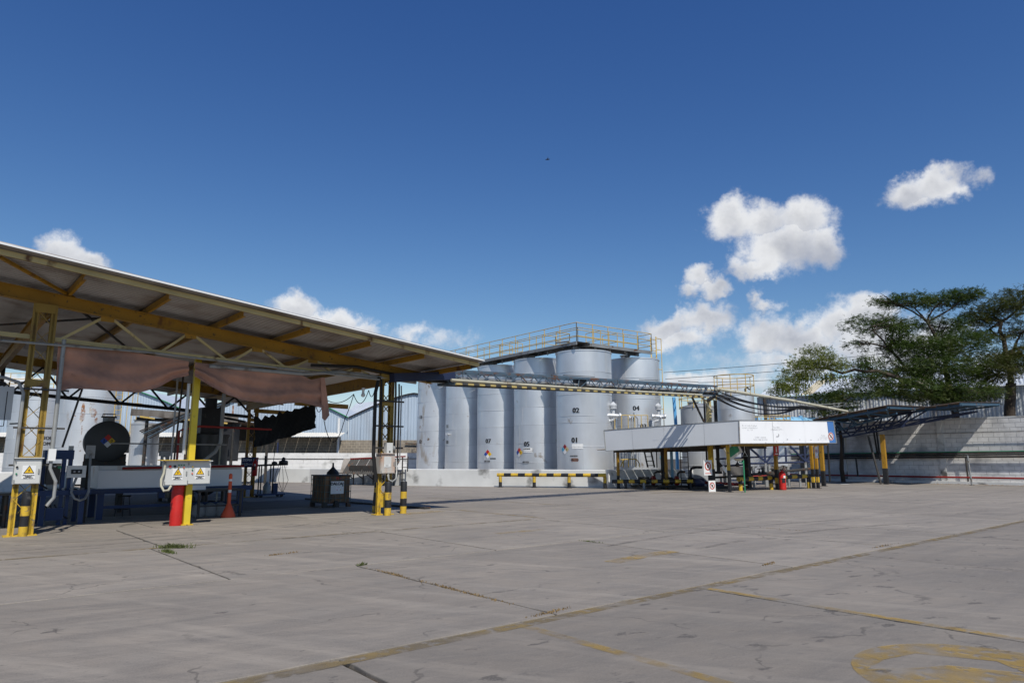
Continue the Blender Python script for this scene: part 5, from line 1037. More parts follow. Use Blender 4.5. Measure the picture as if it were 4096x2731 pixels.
for z in (.72,): MB().bar(V((ha.x, ha.y, z)) + nv * .35 - dv * .4, V((hb.x, hb.y, z)) + nv * .35, .6, .05).build('shelf', m_darksteel, hr)
for i in range(3): q = ha + dv * (1.0 + i * 1.15) + nv * .4; MB().box((q.x, q.y, .98), 1.0, .4, .42, dv).build('hose_box', m_darksteel, hr)
for i in range(4):
    q = ha + dv * (ln - .9 + .25 * i) + nv * .4; MB().tube(arc((q.x, q.y, .95), dv, Z, .22, 0, 5.5, 12), .05, 6).build('coiled_hose', m_pipe if i % 2 else m_rubber, hr, True)
q = hb; MB().bar((q.x, q.y, 0), (q.x, q.y, hb.z), .07, .07).build('post', m_darksteel, hr); MB().bar((q.x + .35, q.y - .2, .85), (q.x + .35, q.y - .2, hb.z), .06, .06).build('post', m_darksteel, hr)
for z in (1.1, 1.5): MB().bar((q.x, q.y, z), (q.x + .35, q.y - .2, z), .04, .04).build('rung', m_darksteel, hr)

# ------------------------------------------------------------------ small things in the bay
q = Y_(4.75, 22.9, 0); t = T('work_stool', 'black tube-legged stool under the white trough', 'stool', tuple(q))
MB().cyl(q + Z * .55, q + Z * .59, .19, 18).build('seat', m_black, t, True)
for k in range(4): a = .5 + k * math.pi / 2; MB().cyl(q + V((.2 * math.cos(a), .2 * math.sin(a), 0)), q + V((.13 * math.cos(a), .13 * math.sin(a), .56)), .014, 6).build('leg', m_black, t)
MB().tube(arc(q + Z * .2, (1, 0, 0), (0, 1, 0), .17, 0, 6.283, 16), .01, 5).build('foot_ring', m_black, t)
q = Y_(.9, 21.2, 0); t = T('roller_table', 'dark steel table behind the leftmost post', 'table', tuple(q))
for a in (-.9, .9):
    for b in (-.3, .3): MB().bar(q + A_AX * a + B_AX * b, q + A_AX * a + B_AX * b + Z * .76, .06, .06).build('leg', m_darksteel, t)
MB().box(q + Z * .79, 2.0, .8, .06, A_AX).build('top', m_darksteel, t); MB().box(q + Z * .3, 1.8, .6, .03, A_AX).build('shelf', m_darksteel, t)
# hoses lying on the bay floor
random.seed(91)
for k, (a, b, lab) in enumerate(((9.6, 27.6, 'thin black hose lying across the shaded floor near the trolley'),)):
    pts = []; x, y, h = a, b, random.uniform(0, 6)
    for i in range(26): h += random.gauss(0, .5); x += .16 * math.cos(h); y += .16 * math.sin(h) * .7; pts.append(Y_(x, y, .025))
    tag(MB().tube(pts, .022, 6).build('floor_hose', m_rubber, None, True), lab, 'hose')
# ------------------------------------------------------------------ pipe bridge
pb_ = T('pipe_bridge', 'blue lattice pipe bridge carrying pipes from the canopy to the sign shed', 'pipe bridge', (-1, 23.5, 3.9))
bt0, bt1 = V((-2.1, 22.46, 4.48)), V((10.26, 34.54, 5.2)); bb0, bb1 = V((-2.08, 22.49, 4.05)), V((10.07, 34.36, 4.71))
bd = (bt1 - bt0).normalized(); bn = V((-bd.y, bd.x, 0)).normalized(); BWd = .55
pre = bt0 + (bt0 - bt1).normalized() * 2.6
for o_ in (0, BWd):
    MB().bar(bt0 + bn * o_, bt1 + bn * o_, .07, .09).build('top_chord', m_trussblue, pb_); MB().bar(bb0 + bn * o_, bb1 + bn * o_, .07, .07).build('bottom_chord', m_trussblue, pb_)
    n_ = 26
    for i in range(n_):
        a, b = L_(bt0, bt1, i / n_), L_(bt0, bt1, (i + 1) / n_); c, d = L_(bb0, bb1, i / n_), L_(bb0, bb1, (i + 1) / n_); o2 = bn * o_
        MB().bar((a if i % 2 else c) + o2, (d if i % 2 else b) + o2, .025, .03).build('web_bar', m_trussblue, pb_)
        if i % 2 == 0: MB().bar(a + o2, c + o2, .025, .03).build('web_post', m_trussblue, pb_)
MB().bar(bt1, bb1, .09, .12).build('end_frame', m_trussblue, pb_); MB().bar(bt1 + bn * BWd, bb1 + bn * BWd, .09, .12).build('end_frame', m_trussblue, pb_)
for i in range(8): MB().bar(L_(bb0, bb1, i / 7) , L_(bb0, bb1, i / 7) + bn * BWd, .05, .05).build('cross_bar', m_trussblue, pb_)
# deep approach beam, the canopy's shade painted in as a darker blue
e0 = V((-3.67, 20.93, 4.06)); MB().bar(e0, bt0 + bd * .2 - Z * .17, .3, .26).build('approach_beam', m_darkblue, pb_)
for k, (of, dz, r, m) in enumerate(((.1, .18, .05, m_pipe), (.22, .2, .06, m_pipe), (.36, .16, .045, m_trussblue), (.47, .2, .05, m_pipe), (.15, .05, .04, m_rubber), (.3, .06, .045, m_pipecream), (.42, .07, .04, m_rubber))):
    a = bb0 + bn * of + Z * (dz + .02) - bd * .8; b = bb1 + bn * of + Z * (dz + .02) + bd * .6; MB().cyl(a, b, r, 8).build('pipe', m, pb_, True)
MB().tube([V((-1.97, 22.3, 4.15)), V((3.36, 27.5, 4.36)), V((9.13, 33.14, 4.64))], .045, 8).build('pipe', m_pipecream, pb_, True)
MB().tube([V((-1.97, 22.39, 4.11)), V((3.37, 27.61, 4.32)), V((9.81, 33.9, 4.64))], .03, 8).build('pipe', m_pipe, pb_, True)
s0, s1 = V((-1.83, 22.43, 4.03)), V((9.35, 33.35, 4.55))
striped((s0, s1), .036, 62, pb_, 'clearance_bar_band', m_barK, m_barY)
for f in (.02, .3, .56, .8, .97): q = L_(s0, s1, f); MB().cyl(q, q + Z * .55 + bn * .05, .012, 5).build('hanger', m_darksteel, pb_)
q = L_(bt0, bt1, .40); MB().box(q + bn * .2 - Z * .15, .5, .3, .25, bd).build('junction_box', m_black, pb_)
for f0, f1, dz in ((.33, .44, .03), (.62, .70, .05), (.8, .9, .09)): MB().bar(L_(bt0, bt1, f0) + Z * (.05 + dz), L_(bt0, bt1, f1) + Z * (.06 + dz), .05, .02).build('loose_strip', m_darksteel, pb_)
# ------------------------------------------------------------------ sign shed
ss = T('sign_shed', 'filling shed wrapped in large white sheet-metal sign panels', 'shed', (11.5, 37.5, 0))
cn0, cn1 = V((10.94, 33.5, 2.34)), V((10.96, 33.5, 3.45)); le0, le1 = V((5.04, 37.6, 2.03)), V((4.97, 37.6, 3.13)); re0, re1 = V((17.21, 37.0, 2.44)), V((17.14, 37.0, 3.59))
def fascia(a0, a1, b0, b1, f0, f1, m, inset=0.0, name='fascia_panel'):
    g = .004; q = [L_(a0, b0, f0), L_(a0, b0, f1), L_(a1, b1, f1), L_(a1, b1, f0)]; d = (q[1] - q[0]).normalized(); n = V((d.y, -d.x, 0)); n = n if n.y < 0 else -n
    # a thin sheet, faintly dished
    rows_ = []; K = 7
    for i in range(K + 1):
        u = i / K; r_ = []
        for j in range(5):
            v = j / 4; p = L_(q[0], q[1], u).lerp(L_(q[3], q[2], u), v); r_.append(p + n * (.006 * math.sin(u * 5 + f0 * 9) * math.sin(v * 3.1) + inset))
        rows_.append(r_)
    mb = MB().grid(rows_); back = [[p - n * .03 for p in r_] for r_ in rows_]; mb.grid([list(reversed(r_)) for r_ in back])
    return mb.build(name, m, ss, True, 60), n
lf = [0, .225, .47, .76, 1]
for i in range(4): o, nL = fascia(le0, le1, cn0, cn1, lf[i] + .001, lf[i + 1] - .001, m_zinc)
rf = [0, .33, .66, .925]
for i in range(3): o, nR = fascia(cn0, cn1, re0, re1, rf[i] + .001, rf[i + 1] - .001, m_panel)
m_bluepanel = M('sign_blue_print', (.06, .17, .42), .45, 0, .06)
fascia(cn0, cn1, re0, re1, .925, .9999, m_bluepanel)
for a, b in ((le0, cn0), (le1, cn1), (cn0, re0), (cn1, re1)): MB().bar(a, b, .05, .03).build('edge_trim', m_steel, ss)
for a, b in ((le0, le1), (cn0, cn1), (re0, re1)): MB().bar(a, b, .05, .05).build('edge_trim', m_steel, ss)
for f in (.225, .47, .76):
    for v in range(6): q = L_(le0, cn0, f).lerp(L_(le1, cn1, f), .08 + v * .165) + nL * .004; MB().lathe(q, [(.012, 0), (.008, .006)], 6, nL).build('rivet', m_zinc, ss)
m_faint = M('faded_lettering', (.40, .41, .43), .6, alpha=(9, .46, 1.0)); dR = (re0 - cn0).normalized(); hR = (cn1 - cn0).z; dRt = (re1 - cn1).normalized()
def rt(u, v): return L_(cn0, re0, u).lerp(L_(cn1, re1, u), v) + nR * .012
lettering('Recuerda utilizar siempre\nsus equipos de proteccion\nindividual', .12, rt(.10, .68), dR, m_faint, ss, sx=.85)
lettering('Seguridad y\nconfianza en el trabajo', .12, rt(.37, .66), dR, m_faint, ss, sx=.85)
lettering('Cuidemos nuestras\nherramientas de trabajo', .12, rt(.20, .22), dR, m_faint, ss, sx=.85)
lettering('Prohibido\nel paso a personas\nno autorizadas', .10, rt(.86, .26), dR, m_faint, ss, sx=.85)
q = rt(.945, .3); MB().lathe(q, [(.22, 0), (.22, .004)], 24, nR).build('roundel', m_white, ss); MB().lathe(q + nR * .005, [(.20, 0), (.15, .003)], 24, nR, False).build('roundel_ring', m_letterred, ss); MB().bar(q + nR * .008 - dR * .11 + Z * .11, q + nR * .008 + dR * .11 - Z * .11, .01, .05, nR).build('roundel_bar', m_letterred, ss); MB().box(q + nR * .007, .08, .006, .14, dR).build('roundel_figure', m_letter, ss)
m_smudge = M('scuff_dark', (.25, .25, .26), .7)
for (u, v, w_, h_) in ((.37, .3, .16, .03), (.385, .36, .03, .12), (.47, .17, .08, .025), (.60, .16, .06, .02), (.72, .15, .07, .025), (.36, .08, .03, .03), (.25, .03, .03, .04), (.43, .05, .04, .02), (.80, .16, .06, .02)): MB().box(rt(u, v), w_, .004, h_, dR).build('scuff_mark', m_smudge, ss)
# dented crease low on the left panels
MB().bar(L_(le0, cn0, .38) + Z * .42 + nL * .006, L_(le0, cn0, .43) + Z * .42 + nL * .006, .012, .02).build('dent_crease', m_zinc, ss)
# roof behind the panels
bk = le0 + (re0 - cn0); n_ = 12
for i in range(n_):
    a, b = L_(cn0, re0, i / n_), L_(cn0, re0, (i + 1) / n_); up_ = Z * .14
    sheet(a + up_ + (le0 - cn0) * .02, b - a, (le0 - cn0) * (.96 if i < 2 else 1.22), (b - a).length, 1, .2, .03, n=Z).build('roof_sheet', m_fibro, ss)
for f in (0.04, .5, .96): MB().bar(L_(cn0, re0, f) + Z * .06 + (le0 - cn0) * .03, L_(le0, bk, f) + Z * .06 - (le0 - cn0) * .03, .10, .14).build('roof_beam', m_yellow, ss)
for f in (.06, .5, .94): MB().bar(L_(cn0, le0, f) + Z * -.02 + dR * .1, L_(re0, bk, f) - Z * .02 - dR * .1, .12, .18).build('roof_beam', m_yellow if f < .1 else m_darksteel, ss)
def post(p, ztop, w_, bands, parent=None, name='post', lean=None):
    p = V(p); parent = parent or ss
    for z0, z1, m in bands:
        z1 = ztop if z1 is None else z1; MB().bar(p + Z * z0, p + Z * z1, w_, w_, A_AX).build(name, m, parent)
    MB().box(p + Z * .01, w_ + .14, w_ + .14, .02, A_AX).build('foot_plate', m_darksteel, parent)
yb = lambda z: [(0, z, m_black), (z, None, m_yellow)]
yb4 = [(0, .33, m_black), (.33, .62, m_safety), (.62, 1.05, m_black), (1.05, None, m_yellow)]
post((5.86, 38.75, 0.0), 2.2, .12, [(0, .33, m_black), (.33, .42, m_safety), (.42, .7, m_black), (.7, None, m_yellow)])
post((8.49, 39.5, 0.0), 2.4, .15, [(0, None, m_black)]); post((8.46, 38.5, 0.12)[:2] + (0,), 2.4, .13, [(0, None, m_yellow)])
post((10.69, 34.61, 0.0), 2.45, .12, [(0, 1.05, m_black), (1.05, None, m_safety)]); post((14.06, 37.31, 0.0), 2.6, .16, yb4)
post((16.7, 39.0, 0.0), 2.5, .14, yb4); post((16.95, 39.0, 0.0), 2.5, .14, yb4); post((18.6, 42.0, 0.15)[:2] + (0,), 2.6, .2, [(0, .9, m_black), (.9, None, m_yellow)])
post((13.24, 39.5, 0.18)[:2] + (0,), 2.5, .30, [(0, None, m_darksteel)])
# the tall post that carries the pipe bridge
tp = T('bridge_post', 'tall yellow post with black base carrying the end of the pipe bridge', 'post', (10.21, 35.94, 0.0)); p = V((10.21, 35.94, 0.0))
MB().bar(p, p + Z * 1.1, .26, .26, A_AX).build('base_band', m_black, tp); MB().bar(p + Z * 1.1, p + Z * 2.5, .22, .18, A_AX).build('shaft', m_safety, tp); MB().bar(p + Z * 2.5, V((p.x, p.y, bb1.z - .05)), .22, .18, A_AX).build('upper_shaft', m_cream, tp)
MB().bar(V((p.x, p.y, bb1.z - .1)), bb1 - Z * .03, .14, .14).build('bracket', m_darksteel, tp)
for k, (x0, x1) in enumerate(((c7a, c7b) for c7a, c7b in (((9.01, 34.5, 4.64), (9.63, 34.8, 3.44)), ((9.38, 34.3, 4.74), (10.09, 34.8, 3.94))))): MB().cyl(x0, x1, .055, 8).build('sloping_pipe', m_pipecream if k else m_darksteel, tp, True)
for dx in (-.25, .28, .36): MB().cyl(p + V((dx, -.15, .9)), p + V((dx, -.15, 4.6)), .05, 8).build('riser_pipe', m_rubber, tp, True)
MB().tube([p + V((.3, -.25, 2.4)), p + V((.3, -.25, 1.5)), p + V((.42, -.3, 1.3)), p + V((.58, -.32, 1.05))], .05, 8).build('hose', m_rubber, tp, True); MB().cyl(p + V((.48, -.32, 1.25)), p + V((.66, -.33, .95)), .08, 10).build('hose_nozzle', m_white, tp, True)
def nosign(label, c, w_, h_, tilt=0.0):
    c = V(c); t = T('prohibition_sign', label, 'sign', tuple(c - Z * h_ / 2), 'white prohibition signs'); u = V((.87, .49, 0)).normalized(); n = V((u.y, -u.x, 0))
    MB().box(c, w_, .015, h_, u).build('panel', m_white, t); q = c + n * .009 + Z * h_ * .1; r_ = w_ * .38
    MB().lathe(q, [(r_, 0), (r_ * .72, .002)], 24, n, False).build('red_ring', m_letterred, t); MB().bar(q + n * .004 - u * r_ * .6 + Z * r_ * .6, q + n * .004 + u * r_ * .6 - Z * r_ * .6, .004, w_ * .09, n).build('red_bar', m_letterred, t)
    MB().box(q + n * .002, r_ * .5, .002, r_ * .7, u).build('pictogram', m_letter, t); MB().box(c + n * .009 - Z * h_ * .38, w_ * .7, .002, h_ * .05, u).build('caption', m_letterred, t); return t
nosign('no smoking sign on the tall bridge post, upper of two', (9.77, 35.0, 1.18), .56, .74); nosign('no smoking sign at the foot of the tall bridge post, lower of two', (9.94, 35.0, 0.23), .46, .64); nosign('small white prohibition sign on the paired yellow posts', (16.38, 37.6, 1.96), .26, .62)
t = T('extinguisher_sign', 'red fire extinguisher sign on the middle shed post', 'sign', (14.07, 37.2, 1.93)); q = V((14.07, 37.2, 2.07)); MB().box(q, .38, .015, .56, (.87, .49, 0)).build('panel', m_red, t); MB().box(q + V((.005, -.012, .04)), .08, .006, .28, (.87, .49, 0)).build('pictogram', m_white, t); MB().box(q + V((.005, -.012, -.2)), .24, .006, .05, (.87, .49, 0)).build('caption', m_white, t)
t = T('tilted_sign', 'green and white safety sign hanging askew under the panel corner', 'sign', (11.2, 35.4, 1.84)); q = V((11.2, 35.4, 2.03)); u = V((.80, .35, .48)).normalized(); MB().bar(q - u * .5, q + u * .5, .02, .72).build('panel', m_fibrow, t); MB().bar(q - u * .33 + V((0, -.03, 0)), q + u * .36 + V((0, -.03, 0)), .02, .42).build('green_print', m_green, t)
extinguisher('large red fire extinguisher standing on the ground before the shed', (14.22, 36.99, 0.0), 1.1, .17)
# emergency shower
q = V((11.34, 34.33, 0.0)); t = T('eyewash_station', 'green eyewash stand with bowl and pull handle under the sign corner', 'eyewash', tuple(q))
MB().cyl(q, q + Z * 1.55, .035, 8).build('standpipe', m_green, t, True); MB().cyl(q + Z * 1.42, q + Z * 1.45 - A_AX * .35, .03, 8).build('arm', m_green, t); MB().lathe(q + Z * 1.5 - A_AX * .4, [(.05, 0), (.2, .06), (.24, .12), (.2, .11), (.02, .04)], 16).build('bowl', m_pipecream, t, True); MB().box(q + Z * .35 + A_AX * .08, .2, .08, .03, A_AX).build('foot_pedal', m_pipe, t)
h_ = V((11.72, 35.2, 1.84)); MB().tube([h_ + V((0, 0, .75)), h_ + V((0, 0, .15)), h_ + V((-.13, 0, -.1)), h_ + V((.13, 0, -.1)), h_ + V((0, 0, .15))], .014, 5).build('pull_handle', m_white, t)
# guard rails of the shed
g2 = T('guard_rail', 'low black and yellow guard rail under the left sign panels', 'guard rail', (7.21, 38.79, 0.0)); a, b = V((5.49, 38.6, 0.39)), V((9.62, 37.4, 0.44))
striped((a, b), .10, 14, g2, 'rail_band', m_black, m_safety, 1)
for f in (.17, .40, .97): q = L_(a, b, f); MB().cyl((q.x, q.y, 0), (q.x, q.y, q.z - .05), .07, 10).build('post', m_black if f != .4 else m_pipe, g2, True)
g3 = T('guard_rail', 'black and yellow guard rail at the shed mouth behind the extinguisher', 'guard rail', (13.46, 36.67, 0.0)); a, m_, b = V((11.57, 36.0, 0.58)), V((14.07, 37.6, 0.62)), V((16.74, 39.4, 0.67))
striped((a, m_), .11, 8, g3, 'rail_band', m_black, m_safety); striped((m_, b), .11, 7, g3, 'rail_band', m_black, m_safety, 1)
for q in (a + dR * .15, L_(a, m_, .88), b - dR * .2): MB().cyl((q.x, q.y, 0), (q.x, q.y, .33), .10, 12).build('post_base', m_safety, g3, True); MB().cyl((q.x, q.y, .33), (q.x, q.y, q.z), .10, 12).build('post', m_black, g3, True)
# dark blue pipe rack
pr_ = T('pipe_rack', 'dark blue pipe rack truss crossing behind the shed posts', 'pipe rack', (14.5, 41.5, 0)); Yr = lambda c: V(c)
for a, b, r in (((11.82, 40.6, 1.6), (18.16, 42.5, 1.86), .05), ((11.97, 40.6, 1.18), (13.7, 41.2, 1.27), .06), ((14.01, 41.2, 1.33), (18.13, 42.5, 1.42), .06)): MB().cyl(a, b, r, 8).build('pipe', m_darkblue, pr_, True)
for a, b in (((14.01, 41.2, 2.25), (15.04, 41.5, 1.42)), ((15.03, 41.5, 2.34), (15.0, 41.5, 1.4)), ((15.07, 41.5, 1.42), (15.69, 41.8, 1.99)), ((16.73, 42.0, 2.36), (17.73, 42.3, 1.46)), ((17.73, 42.3, 2.37), (17.71, 42.3, 1.46)), ((17.76, 42.3, 1.46), (18.1, 42.4, 1.81)), ((16.45, 42.0, 2.3), (16.44, 42.0, 1.35)), ((12.83, 40.9, 1.68), (13.31, 41.0, 2.12)), ((13.51, 41.0, 2.32), (13.49, 41.0, 1.42))): MB().bar(a, b, .08, .10).build('truss_bar', m_darkblue, pr_)
for c in ((15.0, 41.5, 1.35), (15.26, 41.6, 1.29), (17.71, 42.3, 1.41), (12.67, 40.9, 1.17)): MB().bar((c[0], c[1], 0), c, .12, .12).build('stanchion', m_pipe, pr_)
pl_ = T('process_piping', 'dark process pipes with valves along the shed floor', 'pipes', (13, 39.6, 0))
for a, b, r, m in (((13.43, 39.6, 0.73), (17.6, 41.2, 1.05), .075, m_darksteel), ((11.26, 39.0, 0.59), (13.12, 39.6, 0.66), .06, m_darksteel), ((10.04, 38.6, 0.36), (13.06, 39.5, 0.18), .08, m_redpipe), ((13.83, 40.5, 0.61), (15.12, 40.8, 0.63), .06, m_redpipe), ((14.32, 40.0, 0.76), (15.7, 40.3, 0.75), .06, m_darksteel)): MB().cyl(a, b, r, 8).build('pipe', m, pl_, True)
for c in ((13.16, 40.9, 1.26), (14.02, 39.8, 0.78), (15.63, 40.4, 0.95), (15.04, 40.2, 0.93), (14.26, 39.9, 0.81), (14.9, 40.2, 0.77)):
    MB().lathe(c, [(.001, -.12), (.11, -.1), (.13, 0), (.08, .1), (.03, .14), (.03, .24), (.14, .25), (.14, .28), (.001, .29)], 12).build('valve', m_darksteel, pl_, True)
for c in ((16.02, 40.7, 0.79), (16.75, 40.9, 0.91), (13.61, 39.6, 0.63), (11.65, 39.2, 0.58)): MB().bar((c[0], c[1], 0), c, .09, .09).build('pipe_support', m_pipe, pl_)
for c in ((10.1, 38.0, 0.5), (11.33, 38.6, 0.21)):
    c = V(c); MB().cyl(c + V((-.3, 0, -.15)), c + V((.25, .1, -.15)), .22, 16).build('pump_motor', m_darkblue, pl_, True); MB().lathe(c + V((-.45, -.05, -.15)), [(.3, -.08), (.32, 0), (.3, .08)], 18, (1, .2, 0)).build('pump_volute', m_black, pl_, True); MB().box((c.x, c.y, .08), 1.1, .5, .16).build('pump_base', m_black, pl_)
    MB().tube([c + V((-.45, -.05, 0)), c + V((-.45, -.05, .45)), c + V((-.38, -.03, .6)), c + V((-.15, 0, .66)), c + V((.2, .05, .66))], .075, 8).build('pump_pipe', m_black, pl_, True)
for c, w_ in (((7.6, 39.2, 0.24), 1.9), ((8.76, 38.6, 0.19), 1.6)):
    c = V(c); sk = T('pump_skid', 'black pump skid with motor on the shaded floor, %s one' % ('left' if w_ > 1.8 else 'right'), 'pump', (c.x, c.y, 0), 'pump skids under the left sign panels'); MB().box((c.x, c.y, .12), w_, .6, .12).build('base_frame', m_black, sk); MB().cyl((c.x - .55, c.y, .42), (c.x + .05, c.y, .42), .2, 16).build('motor', m_darksteel, sk, True); MB().lathe((c.x + .3, c.y, .42), [(.1, -.2), (.26, -.1), (.28, 0), (.2, .1)], 16, (1, 0, 0)).build('volute', m_redpipe, sk, True); MB().tube([(c.x + .35, c.y, .5), (c.x + .35, c.y, .8), (c.x + .5, c.y + .1, .9), (c.x + .8, c.y + .3, .9)], .06, 8).build('pipe', m_darksteel, sk, True)
# brown ladder on the grey tank
bl = T('access_ladder', 'thin brown ladder in the shade left of the tall bridge post', 'ladder', (9.23, 38.2, 0.5))
for k in (0, .42): a = V((9.21, 38.2, 2.06)) + V((k, .1, 0)); MB().cyl((a.x, a.y, .1), a, .025, 6).build('stile', m_darksteel, bl)
for i in range(8): MB().cyl((a.x - .42, a.y, .3 + .28 * i), (a.x, a.y, .3 + .28 * i), .016, 5).build('rung', m_darksteel, bl)
# ------------------------------------------------------------------ tanks behind the shed
def hoop_rail(c, r, z, h, parent, n=8):
    for zz in (z + h * .5, z + h): MB().tube([(c[0] + r * math.cos(2 * math.pi * i / 28), c[1] + r * math.sin(2 * math.pi * i / 28), zz) for i in range(29)], .028, 6).build('hoop_rail', m_rail, parent)
    for i in range(n): a = 2 * math.pi * i / n + .3; MB().cyl((c[0] + r * math.cos(a), c[1] + r * math.sin(a), z - .1), (c[0] + r * math.cos(a), c[1] + r * math.sin(a), z + h), .025, 6).build('rail_post', m_rail, parent)
c = V((11.62, 43.2, 3.02)); z1 = V((11.43, 42.2, 4.78)).z
t = tank('grey-white tank with hoop railing left of the tall bridge post', c.x, c.y, 1.08, 0, z1, m_tankgrey, [1.2, 2.4, 3.6], 'squat tanks behind the sign shed'); hoop_rail(c, 1.15, z1, 1.0, t)
plate((c.x, c.y), 1.08, ang_px(c, .75), 2.6, .3, .1, m_letter, t)
for k, cl in ((0, m_dblue),): diamond((c.x, c.y), 1.09, ang_px(c, .78), 2.42, .62, t, ['1', '2', '0'], NFPA, m_letter)
c = V((14.36, 44.5, 3.07)); z1 = V((14.18, 43.5, 5.62)).z
t = tank('tall silver tank with high hoop railing right of the tall bridge post', c.x, c.y, 1.18, 1.15, z1, None, [2.4, 3.6, 4.7], 'squat tanks behind the sign shed'); hoop_rail(c, 1.24, z1, 1.25, t)
MB().lathe((c.x, c.y, 1.15), [(.15, -.75), (1.18, 0)], 40, closed=False).build('cone_bottom', m_alu, t, True)
for k in range(4): a = .6 + k * math.pi / 2; MB().bar((c.x + 1.12 * math.cos(a), c.y + 1.12 * math.sin(a), 0), (c.x + 1.12 * math.cos(a), c.y + 1.12 * math.sin(a), 1.6), .14, .14).build('leg', m_pipe, t)
MB().tube([V((c.x + .4, c.y - .9, z1)), V((c.x + .4, c.y - .9, z1 + .35)), V((c.x + .55, c.y - .9, z1 + .42)), V((c.x + .7, c.y - .9, z1 + .3))], .05, 6).build('goose_vent', m_darksteel, t, True)
diamond((c.x, c.y), 1.19, ang_px(c, .55), 2.62, .8, t, ['2', '1', '0'], NFPA, m_letter)
c = V((16.8, 44.8, 1.97))
t = tank('short silver cone-bottomed tank behind the middle shed post', c.x, c.y, .98, 1.15, 3.75, None, [2.3], 'squat tanks behind the sign shed'); hoop_rail(c, 1.1, 3.75, .55, t)
MB().lathe((c.x, c.y, 1.15), [(.15, -.6), (.98, 0)], 36, closed=False).build('cone_bottom', m_alu, t, True)
for k in range(4): a = .6 + k * math.pi / 2; MB().bar((c.x + .92 * math.cos(a), c.y + .92 * math.sin(a), 0), (c.x + .92 * math.cos(a), c.y + .92 * math.sin(a), 1.6), .14, .14).build('leg', m_pipe, t)
c0, c1 = V((17.11, 49.0, 4.37)), V((22.11, 49.0, 4.18)); t = T('blue_tank', 'pale blue horizontal tank peeping above the white sign panels', 'tank', (c0.x, c0.y, 0))
ax = (c1 - c0).normalized(); ln = (c1 - c0).length; c0 -= Z * .62; MB().lathe(c0, [(.001, -.15), (.55, -.08), (.85, .05), (.88, .2), (.88, ln - .2), (.85, ln - .05), (.001, ln + .15)], 32, ax).build('shell', m_paleblue, t, True)
for f in (.25, .45, .62, .8): MB().lathe(c0 + ax * ln * f, [(.895, 0), (.895, .08)], 32, ax, False).build('band', m_skyblue, t, True)
for f in (.4, .66): q = c0 + ax * ln * f; MB().cyl(q, q + Z * .98, .14, 10).build('manhole', m_paleblue, t, True); MB().bar((q.x, q.y, 0), (q.x, q.y, q.z - .8), .5, .3).build('saddle', m_darksteel, t)
o = MB().bar((10.32, 44.0, 5.47), (10.38, 44.0, 3.8), .22, .16); t = T('blue_upright', 'bright blue steel upright right of tank 04', 'post', (10.38, 44.0, 3.8)); o.build('shaft', m_skyblue, t); q = V((10.38, 44.0, 3.8)); MB().bar((q.x, q.y, 0), q, .22, .16).build('lower_shaft', m_skyblue, t)
q0, q1 = V((8.98, 39.4, 2.21)), V((8.99, 39.4, 1.21)); t = T('blue_upright', 'pale blue post in the shade under the sign panels', 'post', (q1.x, q1.y, 0)); MB().bar((q1.x, q1.y, 0), q0, .14, .14).build('shaft', m_paleblue, t); MB().box((q1.x, q1.y, .01), .3, .3, .02).build('foot_plate', m_darksteel, t)
# ------------------------------------------------------------------ long conduit and cable bundle to the right
lc = T('overhead_conduit', 'long pale conduit sloping from the pipe bridge to the blue canopy', 'pipe', (9.98, 34.0, 5.01))
MB().cyl((10.09, 34.0, 5.02), (16.31, 40.0, 4.91), .085, 10).build('pipe', m_pipecream, lc, True); MB().cyl((16.31, 40.0, 4.91), (21.8, 45.0, 4.64), .075, 10).build('pipe', m_pipecream, lc, True)
for c in ((11.3, 35.5, 5.06), (16.33, 40.0, 4.91)): MB().lathe(c, [(.1, -.1), (.1, .1)], 10, (.6, .8, 0)).build('coupling', m_pipecream, lc)
cb = T('cable_bundle', 'bundle of black cables sagging from the pipe bridge to the right', 'cables', (9.97, 34.0, 4.75))
for k in range(11):
    a = V((10.08, 34.0, 4.84)) + V((0, .1 * k, .10 * (k % 4) - .12)); m_ = V((17.21, 41.0, 4.66)) + V((0, .1 * k, .05 * (k % 4) - .1)); b = V((26.36, 52.0, 5.42)) + V((0, 0, .07 * (k % 3)))
    MB().tube(sag(a, m_, .18 + .05 * k) + sag(m_, b, .12)[1:], .016 if k % 3 else .03, 5).build('cable', m_rubber, cb)
for k in range(2): MB().tube(sag(V((16.96, 41.0, 4.77)) + Z * .1 * k, V((26.4, 52.0, 5.87)) + Z * .25 * k, .25), .03, 5).build('cable', m_pipe, cb)
# thin grey pole among the tanks
o = MB().cyl((17.2, 47.0, 4.18), (17.2, 47.0, 5.75), .11, 8); o.cyl(((17.2, 47.0, 4.18)[0], 47, 0), (17.2, 47.0, 4.18), .11, 8); tag(o.build('steel_pole', m_darksteel, None, True), 'dark thin steel pole right of the tall hoop-railed tank', 'pole')
# ------------------------------------------------------------------ block wall on the right
bw = T('block_wall', 'tall whitewashed block wall along the right side under the tree', 'wall', (26, 49.8, 0))
block_wall(bw, (18.2, 58.2), (36.4, 38.7), 0, 4.15, .2, .60, .30, m_block, m_blockmortar, single=300, near=(30, 44), gap=.016, dep=.02)
wd = V((36.4 - 18.2, 38.7 - 58.2, 0)).normalized(); wn = V((wd.y, -wd.x, 0)); w0 = V((18.2, 58.2, 0))
for f in (3.2, 9.2, 15.6, 21.8):
    q = w0 + wd * f + wn * .12; MB().bar(q, q + Z * 4.22, .34, .26, wn).build('pilaster', m_washold, bw)
for i in range(9): a, b = w0 + wd * (2.9 * i + .02) + Z * 4.21, w0 + wd * (2.9 * (i + 1) - .02) + Z * 4.21; MB().bar(a, b, .26, .11).build('coping', m_washold, bw)
MB().bar(w0 + wn * .5 + Z * .06, w0 + wd * 26.5 + wn * .5 + Z * .06, .8, .2).build('footing_kerb', m_washold, bw)
